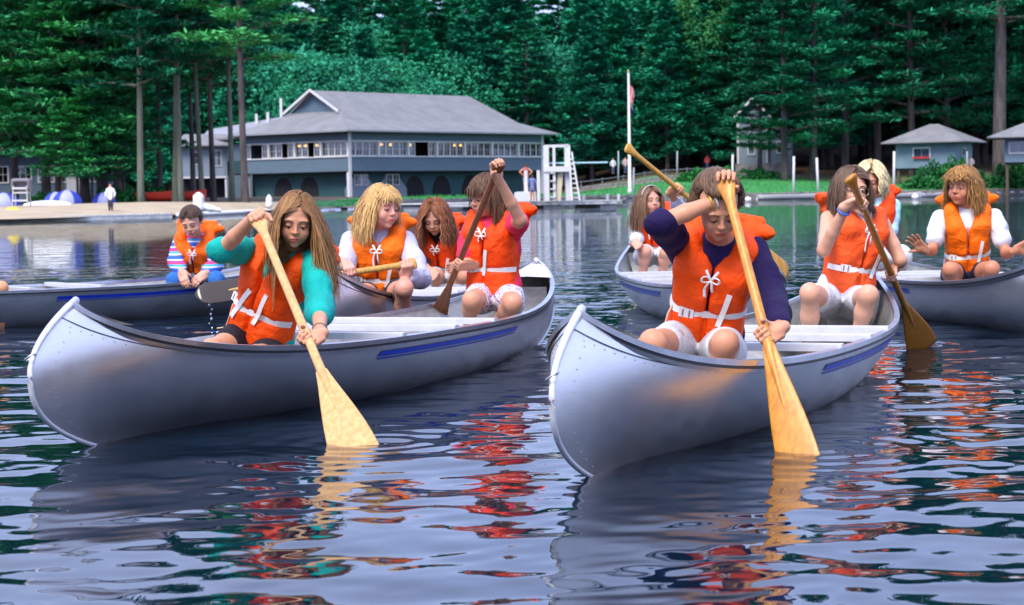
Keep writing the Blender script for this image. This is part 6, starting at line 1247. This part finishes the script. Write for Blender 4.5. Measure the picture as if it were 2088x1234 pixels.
# G: blonde, grey sweatshirt
pg_a = at(838, 538, 10.75); pg_b = at(398, 602, 10.35); pg_d = unit(pg_b-pg_a)
girls['G'] = person(dict(key='g', label='blonde girl in pale grey sweatshirt glancing aside, faded vest', pel=(775, 598, 11.2), neck=(775, 470, 11.1), sha=(716, 488, 11.12), shb=(828, 488, 11.1),
    ela=(702, 556, 10.98), elb=(856, 566, 10.95), kna=(745, 600, 10.78), knb=(824, 588, 10.72), ana=(790, 690, 11.0), anb=(815, 690, 11.0), head=(780, 424, 11.02), look=(42, 8, 3), hs=1.0, gaze='down',
    handa=dict(H=pg_a+pg_d*.34, axis=pg_d, flip=1, thumb=-1, fdir=X([.3, -.6, -.3])), handb=dict(H=pg_a+pg_d*.03, axis=pg_d, flip=-1, thumb=1, fdir=X([-.5, -.5, .4])), sleeve=1.9, baggy=.010, cuff=True,
    shirt_mat=M_GREY, pants_mat=M_NAVY, pants=.45, vest_mat=V_YE, collar=(.02, .03), belt=.30, tabx=.05, tie=True, tie_len=.12, seed=13, res=(.009, .0033), cres=.0075, vres=.007,
    hair=dict(length=.24, n=1300, part=-.01, bangs=.06, col=(.42, .22, .075), col2=(.80, .52, .20), root=(.28, .15, .06), rootmix=.4, w=.0055, grav=.34, vol=.04, layer=.14, wave=.003, freq=45, wind=-.1), skin=(.66, .32, .23)))
paddle('paddle laid sideways behind the girl in teal, dark wet blade dripping', pg_a-pg_d*.03, pg_b, (.62, .34, .08), n=X([0.05, -.8, .45]), blade=mat('wet_blade', (.045, .028, .016), rough=.25, coat=.3), bw=.062, square=False, key='wet', bl=.42)
# H: curly hair, black shirt
girls['H'] = person(dict(key='h', label='curly haired girl in black shirt looking down between two others', pel=(905, 562, 13.7), neck=(893, 470, 13.55), sha=(858, 484, 13.6), shb=(938, 480, 13.55),
    ela=(856, 535, 13.5), elb=(955, 530, 13.45), kna=(890, 565, 13.2), knb=(945, 562, 13.2), ana=(885, 620, 13.4), anb=(930, 620, 13.4), head=(886, 444, 13.42), look=(-10, 30, -2), hs=.95,
    handa=dict(H=at(885, 560, 13.15), fdir=X([.3, -.6, -.3])), handb=dict(H=at(925, 545, 13.15), fdir=X([-.6, -.5, -.1])), sleeve=1.5, shirt_mat=M_BLACK, pants_mat=M_SHW, pants=.5, vest_mat=V_OR2, collar=(.02, .045), belt=.34, belt_tilt=.03, tie=True, tie_len=.03, seed=15, res=(.010, .0042), cres=.009, vres=.0085,
    hair=dict(length=.26, n=1300, part=0, col=(.13, .035, .014), col2=(.36, .13, .05), w=.005, grav=.36, vol=.06, layer=.22, wave=.0075, freq=95, loose=.5, mess=1.6), skin=(.6, .28, .18)))
# I: long hair and head band
girls['I'] = person(dict(key='i', label='small girl with a head band and white sleeves, open mouthed', res=(.011, .0048), pel=(1335, 520, 15.55), neck=(1333, 438, 15.45), sha=(1305, 450, 15.5), shb=(1362, 446, 15.45),
    ela=(1300, 485, 15.4), elb=(1372, 490, 15.35), kna=(1315, 513, 15.1), knb=(1358, 515, 15.1), ana=(1310, 560, 15.2), anb=(1350, 560, 15.2), head=(1325, 410, 15.38), look=(22, 0, -3), hs=.95, gaze='open',
    handa=dict(H=at(1300, 500, 15.1), fdir=X([.2, -.6, -.3])), handb=dict(H=at(1370, 508, 15.1), fdir=X([.2, -.6, -.3])), sleeve=1.7, shirt_mat=M_WHITE, pants_mat=M_SHW, pants=.75, vest_mat=V_OR2, collar=(0, .03), belt=.3, tie=True, seed=17, cres=.010, vres=.009,
    hair=dict(length=.30, n=800, part=0, col=(.10, .045, .025), col2=(.27, .15, .08), w=.006, grav=.36, vol=.02, layer=.1), skin=(.64, .32, .22)))
i_ = girls['I'][1]; b = MB(); b.tube([i_['P'](.084*math.cos(a), .035, .035+.088*math.sin(a)) for a in np.linspace(.1, PI-.1, 15)], .008, 6, flat=.5); b.build('head_band', mat('grey_band', (.45, .43, .40), rough=.8), girls['I'][0], smooth=True)
# J: mostly hidden behind C
pj_top = at(1276, 299, 12.6); pj_tip = at(1566, 535, 13.2); pj_d = unit(pj_tip-pj_top)
girls['J'] = person(dict(key='j', label='girl hidden behind the one in purple, holding a slanted paddle', fine=True, res=(.011, .005), eyes=False, pel=(1448, 560, 13.4), neck=(1436, 440, 13.3), sha=(1398, 448, 13.3), shb=(1474, 452, 13.3),
    ela=(1392, 440, 13.0), elb=(1490, 500, 13.1), kna=(1430, 570, 12.9), knb=(1480, 570, 12.9), ana=(1430, 620, 13.1), anb=(1480, 620, 13.1), head=(1440, 405, 13.25), look=(20, 10, 0),
    handa=dict(H=pj_top+pj_d*.48, axis=pj_d, flip=-1, thumb=1, fdir=X([.2, -.5, .5])), handb=dict(H=pj_top+pj_d*.88, axis=pj_d, flip=1, thumb=-1, fdir=X([-.3, -.4, .4])), sleeve=1.6, shirt_mat=M_GREY, pants_mat=M_SHW, vest_mat=V_OR, collar=(.06, .03), seed=18, cres=.011, vres=.010,
    hair=dict(length=.16, n=600, col=(.09, .05, .03), col2=(.2, .12, .07), w=.006)))
paddle('slanting paddle behind the girl in purple, grip end high', pj_top, pj_tip+pj_d*.20, (.62, .31, .05), n=X([.3, -1, .3]), bw=.085, square=False, key='gold', bl=.45)
# K: light blonde, pale blue tee
girls['K'] = person(dict(key='k', label='light blonde girl in pale blue tee half hidden behind the girl with glasses', res=(.010, .0045), pel=(1790, 520, 15.1), neck=(1785, 405, 15.0), sha=(1750, 420, 15.05), shb=(1822, 418, 15.0),
    ela=(1745, 470, 14.9), elb=(1812, 480, 14.95), kna=(1790, 525, 14.6), knb=(1838, 522, 14.6), ana=(1790, 570, 14.8), anb=(1835, 575, 14.8), head=(1774, 369, 14.95), look=(-14, 12, 6), hs=1.02,
    handa=dict(H=at(1770, 510, 14.6), fdir=X([.2, -.6, -.3])), handb=dict(H=at(1795, 520, 14.6), fdir=X([-.3, -.6, -.3])), sleeve=.8, shirt='tee', shirt_mat=M_LBLUE, baggy=.012, pants_mat=M_SHW, pants=.93, pbag=.02, vest_mat=V_OR2, collar=(0, .02), seed=19, cres=.010, vres=.009,
    hair=dict(style='down', length=.17, n=1100, part=0, col=(.62, .45, .20), col2=(.88, .76, .48), w=.006, vol=.14, layer=.30, wave=.007, freq=70, mess=1.0, grav=.26), skin=(.58, .27, .17)))
# L: white tee, raised open hands
girls['L'] = person(dict(key='l', label='girl in white tee with frizzy brown blonde hair holding both palms out', res=(.009, .0035), pel=(1972, 556, 12.85), neck=(1972, 425, 12.72), sha=(1918, 442, 12.75), shb=(2028, 440, 12.7),
    ela=(1900, 512, 12.65), elb=(2052, 518, 12.6), kna=(1938, 550, 12.35), knb=(2022, 548, 12.35), ana=(1955, 640, 12.6), anb=(2005, 640, 12.6), head=(1962, 382, 12.68), look=(-40, 4, 2), hs=1.02, gaze='open',
    handa=dict(H=at(1874, 499, 12.40), fdir=X([-.62, -.3, .62]), n=(-.2, -.9, -.3), curl=(6, 8, 6), spread=9, thumb=-1, tcurl=0), handb=dict(H=at(2086, 503, 12.35), fdir=X([.75, -.3, .42]), n=(.2, -.9, -.2), curl=(6, 8, 6), spread=9, thumb=1, tcurl=0), sleeve=.66, shirt='tee', shirt_mat=M_WHITE, baggy=.004, pants_mat=M_NAVY, pants=.4,
    vest_mat=V_YE, collar=(.03, .04), vopen=.020, belt=.34, belt_tilt=.015, tabx=.06, tie=False, seed=21, cres=.0085, vres=.0075, skin=(.52, .21, .115),
    hair=dict(length=.21, n=1400, part=0, bangs=.055, col=(.13, .055, .02), col2=(.58, .30, .085), root=(.12, .055, .02), rootmix=.5, w=.0055, grav=.34, vol=.06, layer=.2, wave=.005, freq=70, mess=1.3)))
# drops falling from the wet blade
for i in range(9):
    p = at(430+random.uniform(-4, 4), 622+i*9.5, 10.4); v, f = None, None
    S = SDF(); r_ = random.uniform(.0035, .007); S.ell(p, (r_, r_, r_*1.5), k=.001); v, f = S.nets(.0022)
    tag(obj('water_drop', v, f, mat('drop', (.5, .55, .6), rough=.1, metal=.6)), ('topmost', 'second', 'third', 'fourth', 'fifth', 'sixth', 'seventh', 'eighth', 'lowest')[i]+' of the bright drops falling from the dark wet paddle blade', 'water drop', 'drops falling from the wet blade')
